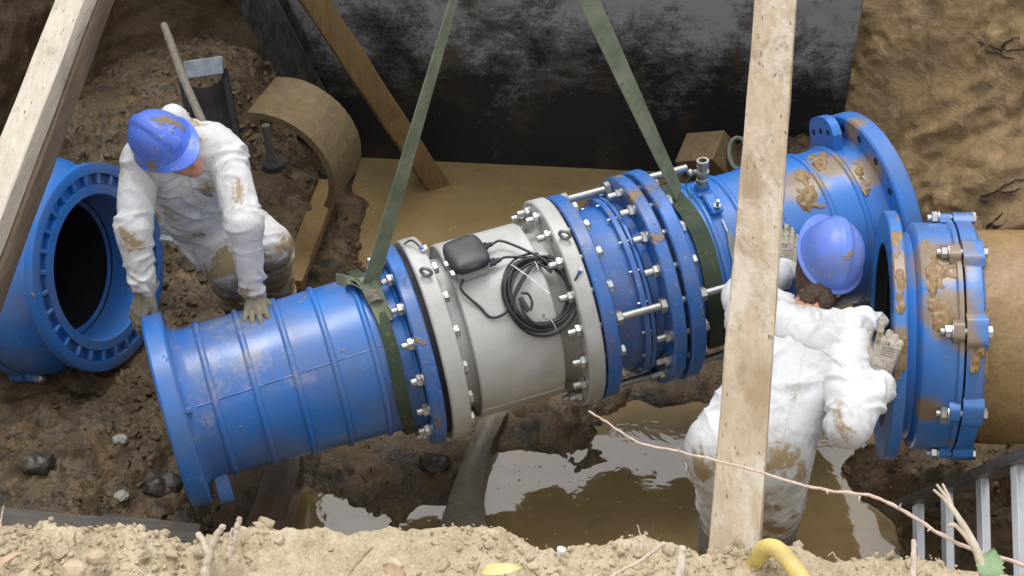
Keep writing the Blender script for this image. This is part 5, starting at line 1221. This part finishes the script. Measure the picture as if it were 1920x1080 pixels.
# ================================================================== on the foreground bank
def twig(name, pts, r, label, cat='twig', mat='twig', grp=None, jit=.0015, n=7):
    path = catmull([P(*q) for q in pts], n); m = len(path); rr = [r[0]+(r[1]-r[0])*i/(m-1) for i in range(m)]
    rr = [x*(1+.12*math.sin(i*1.7)+random.uniform(-.06, .06)) for i, x in enumerate(rr)]
    path = [p_+V(random.uniform(-jit, jit), random.uniform(-jit, jit), random.uniform(-jit, jit)) for p_ in path]
    return MB().tube(path, rr, 8), label, cat, mat, grp, name
def put(tw): mb, label, cat, mat, grp, name = tw; return tag(mb.build(name, M[mat], None, 50), label, cat, grp)
lt = put(twig('long_twig', [(1105, 770, 3.62), (1150, 800, 3.6), (1205, 832, 3.58), (1290, 850, 3.55), (1420, 884, 3.50), (1500, 908, 3.48), (1555, 920, 3.46), (1640, 932, 3.44), (1700, 962, 3.42), (1762, 1000, 3.40), (1830, 1034, 3.38), (1900, 1052, 3.36), (1990, 1095, 3.35)], (.0022, .0052), 'long thin pale twig arching across the right side in front of the worker', grp='twigs and roots on the bank'))
for (x, y, d, dx, dy) in ((1550, 918, 3.46, 2, 8), (1612, 931, 3.44, -2, 8), (1686, 952, 3.42, 3, -8), (1745, 990, 3.4, -6, 6), (1275, 848, 3.55, -4, -8)):
    setpar_o = MB().tube([P(x, y, d), P(x+dx, y+dy, d-.01)], [.003, .0012], 6).build('thorn', M['twig'], lt)
bb = MB().tube(catmull([P(*q) for q in [(1784, 950, 3.36), (1800, 975, 3.34), (1815, 1000, 3.33), (1834, 1040, 3.31), (1850, 1100, 3.3)]], 6), [.0055+.006*i/24 for i in range(25)], 9)
for (x, y) in ((1750, 918), (1756, 908), (1767, 907)): bb.tube([P(x, y, 3.37), P((x+1784)/2+2, (y+950)/2, 3.365), P(1786, 955, 3.355), P(1800, 975, 3.34)], [.0028, .004, .0052, .005], 7)
bb.tube(catmull([P(1780, 985, 3.36), P(1792, 985, 3.35), P(1808, 1002, 3.33), P(1822, 1022, 3.32)], 5), .0055, 7)
tag(bb.build('broken_branch', M['bark'], None, 50), 'split broken branch sticking up beside the ladder', 'branch', 'twigs and roots on the bank')
put(twig('root', [(384, 1095, 3.5), (388, 1060, 3.5), (396, 1028, 3.5), (408, 1002, 3.5), (420, 985, 3.5)], (.0135, .0075), 'thickest pale root rising from the bank, left of centre', 'root', 'bark', 'twigs and roots on the bank'))
put(twig('root', [(396, 1050, 3.52), (384, 1022, 3.54), (372, 1000, 3.55)], (.010, .0075), 'short stubby root left of the thickest root', 'root', 'bark', 'twigs and roots on the bank'))
put(twig('root', [(430, 1045, 3.5), (437, 1018, 3.5), (444, 992, 3.5), (450, 970, 3.5)], (.011, .006), 'upright pale root just right of the thickest root', 'root', 'bark', 'twigs and roots on the bank'))
put(twig('root', [(434, 1020, 3.49), (432, 1005, 3.49), (435, 990, 3.49)], (.004, .0025), 'hair-thin side root beside the upright pale root', 'root', 'bark', 'twigs and roots on the bank'))
put(twig('twig', [(640, 1090, 3.45), (668, 1058, 3.47), (697, 1026, 3.5)], (.0045, .003), 'straight brown straw lying on the bank below the spool', mat='wood_pale', grp='twigs and roots on the bank'))
put(twig('twig', [(1140, 1085, 3.42), (1165, 1070, 3.44), (1195, 1056, 3.46), (1222, 1036, 3.5), (1247, 1018, 3.52)], (.0035, .0055), 'bent greyish twig lying on the bank right of centre', mat='bark', grp='twigs and roots on the bank'))
put(twig('stub', [(1272, 1100, 3.42), (1277, 1055, 3.44), (1279, 1024, 3.46)], (.014, .009), 'thick broken stem stub beside the foot of the pale strut', 'stem', 'bark', 'twigs and roots on the bank'))
put(twig('stub', [(1712, 1100, 3.38), (1714, 1050, 3.4), (1713, 1012, 3.42)], (.0075, .006), 'cut pale stem standing in front of the lowest rung', 'stem', 'bark', 'twigs and roots on the bank'))
put(twig('rootlet', [(1194, 984, 3.56), (1200, 1000, 3.56), (1202, 1014, 3.55), (1203, 1030, 3.54)], (.0012, .0018), 'fine white rootlet standing against the grey water', 'root', 'twig', 'twigs and roots on the bank'))
put(twig('rootlet', [(1190, 1006, 3.55), (1203, 1013, 3.55), (1216, 1026, 3.54)], (.0014, .0016), 'fine white rootlet crossing the standing one', 'root', 'twig', 'twigs and roots on the bank'))
put(twig('rootlet', [(142, 1022, 3.55), (140, 1010, 3.55), (142, 998, 3.55)], (.004, .0025), 'tiny dark root stump on the far left of the bank', 'root', 'wood_pale', 'twigs and roots on the bank'))
put(twig('rootlet', [(198, 1024, 3.54), (206, 1015, 3.55), (213, 1008, 3.56)], (.003, .0018), 'tiny pale rootlet third from the left on the bank edge', 'root', 'twig', 'twigs and roots on the bank'))
put(twig('rootlet', [(258, 1044, 3.52), (274, 1032, 3.53), (277, 1016, 3.54)], (.003, .002), 'bent rootlet left of the stubby root', 'root', 'wood_pale', 'twigs and roots on the bank'))
put(twig('rootlet', [(3, 1003, 3.55), (2, 980, 3.55), (5, 955, 3.56), (8, 948, 3.56)], (.0022, .0012), 'thin stalk rising at the left edge of the picture', 'root', 'twig', 'twigs and roots on the bank'))
put(twig('rootlet', [(1552, 1042, 3.5), (1562, 1036, 3.5), (1568, 1046, 3.5), (1582, 1054, 3.5)], (.0012, .0015), 'crooked pale rootlet right of the yellow hose', 'root', 'twig', 'twigs and roots on the bank'))
M['hose'] = paint('yellow_plastic_hose', (.60, .45, .10), (.70, .56, .20), mud=.60, rough=.45, mscale=16, scuff=(.7, .62, .4), scuffamt=.62, mudc=((.3, .23, .13), (.42, .34, .22)))
tag(MB().tube(catmull([P(1402, 1085, 3.62), P(1418, 1052, 3.58), P(1432, 1030, 3.54), P(1452, 1028, 3.50), P(1474, 1046, 3.46), P(1496, 1074, 3.42), P(1530, 1130, 3.38)], 8), .0215, 18).build('hose', M['hose'], None, 60), 'yellow hose curving over the bank edge beside the strut', 'hose')
# leaves
def leaf(name, px, py, d, wd, ln, rot, tilt, c1, c2, label, ser=0):
    o = P(px, py, d); ax = RT*math.cos(R_(rot))+UPV*math.sin(R_(rot)); nn = nrm(-FW*math.cos(R_(tilt))+V(0, 0, 1)*math.sin(R_(tilt))); ax = nrm(ax-nn*ax.dot(nn)); sdv = nn.cross(ax)
    n = 14; vs = []; fs = []
    for i in range(n+1):
        u = i/n; ww = wd*math.sin(math.pi*u**.8)**.9*(1+(.14*((i % 2)*2-1) if ser else 0))
        for j in (-1, -.5, 0, .5, 1): vs.append(o+ax*(u-.5)*ln+sdv*(ww/2*j)+nn*(.003*abs(j)+.004*math.sin(u*5+j)))
    for i in range(n):
        for j in range(4): fs.append((i*5+j, i*5+j+1, (i+1)*5+j+1, (i+1)*5+j))
    vs2 = [v_-nn*.0007 for v_ in vs]; N = len(vs)
    fs += [tuple(N+q for q in reversed(f_)) for f_ in fs]
    key = 'leaf_'+name+str(px); M[key] = simple(key, c1, c2, .5, ns=30, bs=80, bstr=.4)
    return tag(MB().add(vs+vs2, fs).build('leaf', M[key], None, 60), label, 'leaf', 'leaves on the bank')
leaf('green', 1857, 1058, 3.3, .058, .075, 75, 20, (.15, .24, .11), (.25, .35, .19), 'serrated green leaf in the bottom right corner', 1)
leaf('yellow', 942, 1067, 3.40, .030, .105, 8, 55, (.52, .43, .16), (.60, .52, .26), 'yellow-green fallen leaf at the bottom centre of the bank')
leaf('brown', 740, 1070, 3.42, .028, .06, -25, 55, (.28, .18, .10), (.40, .28, .16), 'curled brown leaf left of the yellow leaf')
leaf('brown', 20, 1045, 3.5, .016, .08, 35, 50, (.40, .25, .16), (.50, .34, .22), 'reddish straw leaf at the bottom left corner')
def bstone(px, py, d, r, mat, label): 
    c = P(px, py, d); mb = MB().ball(c, V(r*1.25, 0, 0), V(0, r, 0), V(0, 0, r*.8), 14, 9); v = np.array(mb.v); cc = np.array(c); q = v-cc; wd, idv = worley(v*(1.2/r)+px); mb.v = [tuple(x) for x in cc+q*(1+.55*(.5-wd))[:, None]]
    tag(mb.build('pebble', mat, None, 25), label, 'stone', 'pebbles on the bank')
M['whitestone'] = simple('white_stone', (.55, .54, .50), (.72, .70, .66), .7, bd=.004); M['tanstone'] = simple('tan_stone', (.36, .27, .18), (.5, .4, .28), .8, bd=.004)
bstone(1053, 1031, 3.56, .010, M['whitestone'], 'white pebble on the bank edge in front of the grey water')
bstone(180, 1046, 3.5, .020, M['tanstone'], 'tan pebble on the left part of the bank'); bstone(140, 1068, 3.46, .024, M['tanstone'], 'large tan pebble at the bottom left of the bank')
bstone(735, 1062, 3.44, .020, M['tanstone'], 'tan pebble beside the curled brown leaf'); bstone(1000, 1062, 3.45, .012, M['tanstone'], 'small tan pebble right of the yellow leaf')
bstone(925, 1000, 3.60, .013, M['tanstone'], 'tan lump on the bank crest below the curved fragment')
M['tanmud'] = soil('dried_tan_mud', (.20, .155, .10), (.27, .21, .14), (.15, .11, .07), rough=.9, wet=.2, bd=.004, s=2.0, specmin=.8)
# ================================================================== mud patches on the right spool
sp_f = lambda s, ph, r: apt(s, ph, r)
crust('mud_patch', sp_f, s_at(1462), s_at(1505), -58, -14, rq1+.004, .005, M['mudcrust'], asm, 12.0, -.12, 50)
crust('mud_patch', sp_f, s_at(1522), s_at(1562), -66, -28, rq1+.003, .005, M['mudcrust'], asm, 15.0, -.12, 50)
crust('mud_patch', sp_f, s_at(1572), s_at(1606), -46, -14, rq1+.004, .005, M['mudcrust'], asm, 19.0, -.05, 40)
# ================================================================== prints on the clothing
from mathutils.bvhtree import BVHTree
def bvh(o): return BVHTree.FromPolygons([v_.co.copy() for v_ in o.data.vertices], [tuple(p_.vertices) for p_ in o.data.polygons])
def text_on(o, txt, px, py, hpx, rot, mat, name, parent):
    cu = bpy.data.curves.new('t', 'FONT'); cu.body = txt; cu.size = 1; cu.align_x = 'CENTER'; cu.align_y = 'CENTER'; cu.resolution_u = 2
    to = bpy.data.objects.new('t', cu); sc.collection.objects.link(to); me = bpy.data.meshes.new_from_object(to.evaluated_get(bpy.context.evaluated_depsgraph_get()))
    bpy.data.objects.remove(to); tr = bvh(o); c, s = math.cos(R_(rot)), math.sin(R_(rot)); vs = []
    for v_ in me.vertices:
        x, y = v_.co.x*hpx, v_.co.y*hpx; qx, qy = px+x*c-y*s, py-(x*s+y*c); r_ = nrm(ray(qx, qy)); h_ = tr.ray_cast(CAM, r_)
        if h_[0] is None: return None
        vs.append(h_[0]-r_*.0018)
    m2 = bpy.data.meshes.new(name); m2.from_pydata([tuple(q) for q in vs], [], [tuple(p_.vertices) for p_ in me.polygons]); m2.materials.append(mat)
    return link(name, m2, None, parent)
gl = [o for o in sc.objects if o.name.startswith('glove') and o.parent == w2]
for g_, (cx, cy, rt) in zip(gl, ((1474, 472, 4), (1667, 655, -14))):
    text_on(g_, 'CE', cx-3, cy-11, 9, rt, M['print'], 'printed_mark', g_); gt = bvh(g_); pm = MB(); rr_ = random.Random(int(cx))
    for ln in range(4):                                # faded lines of print, too worn to read
        x = -13
        while x < 11:
            w_ = rr_.uniform(1.5, 4.5); pts_ = []
            for xx in (x, x+w_):
                c_, s_ = math.cos(R_(rt)), math.sin(R_(rt)); yy = -2+ln*5.0
                r_ = nrm(ray(cx+xx*c_+yy*s_, cy-xx*s_+yy*c_)); h_ = gt.ray_cast(CAM, r_)
                if h_[0] is not None: pts_.append(h_[0]-r_*.0008)
            if len(pts_) == 2: pm.tube(pts_, .0011, 5)
            x += w_+rr_.uniform(.8, 2)
    if pm.v: pm.build('printed_mark', M['print'], g_, 60)
cv = [o for o in sc.objects if o.name.startswith('coverall') and o.parent == w1][0]
tr = bvh(cv)
def on_cv(px, py, off=.002):
    r_ = nrm(ray(px, py)); h_ = tr.ray_cast(CAM, r_); return (h_[0]-r_*off) if h_[0] is not None else P(px, py, 6.0)
for rr, wd_ in ((1.0, .0016),):
    MB().tube([on_cv(388+10*math.cos(q)*rr+3*math.sin(q), 364+4.0*math.sin(q)*rr+2.2*math.cos(q)) for q in [2*math.pi*k/24 for k in range(25)]], wd_, 5, cap=False).build('chest_emblem', M['print'], cv, 60)
for k in range(4): MB().tube([on_cv(381+k*4.2, 361.5+k*1.0), on_cv(382.5+k*4.2, 365+k*1.0)], .0016, 5).build('chest_emblem', M['print'], cv, 60)
MB().tube([on_cv(345+k*2.6, 318+k*6.2, .001) for k in range(15)], .0035, 6).build('zip', M['suit_l'], cv)

# seams of the coveralls
cv2 = [o for o in sc.objects if o.name.startswith('coverall') and o.parent == w2][0]; tr1 = tr; tr2 = bvh(cv2)
def seam(tree, pts, par, mat):
    q = []
    for p_ in catmull([(a, b, 0) for a, b in pts], 10):
        r_ = nrm(ray(p_.x, p_.y)); h_ = tree.ray_cast(CAM, r_)
        if h_[0] is not None: q.append(h_[0]-r_*.0004)
    if len(q) > 3: MB().tube(q, .0024, 5).build('seam', mat, par, 60)
seam(tr2, [(1505, 665), (1495, 720), (1478, 780), (1462, 840)], cv2, M['suit_r']); seam(tr2, [(1540, 655), (1580, 690), (1572, 740), (1548, 780)], cv2, M['suit_r'])
seam(tr1, [(443, 468), (468, 474), (496, 462)], cv, M['suit_l']); seam(tr1, [(222, 455), (250, 466), (290, 458)], cv, M['suit_l']); seam(tr1, [(400, 290), (412, 330), (418, 370)], cv, M['suit_l'])
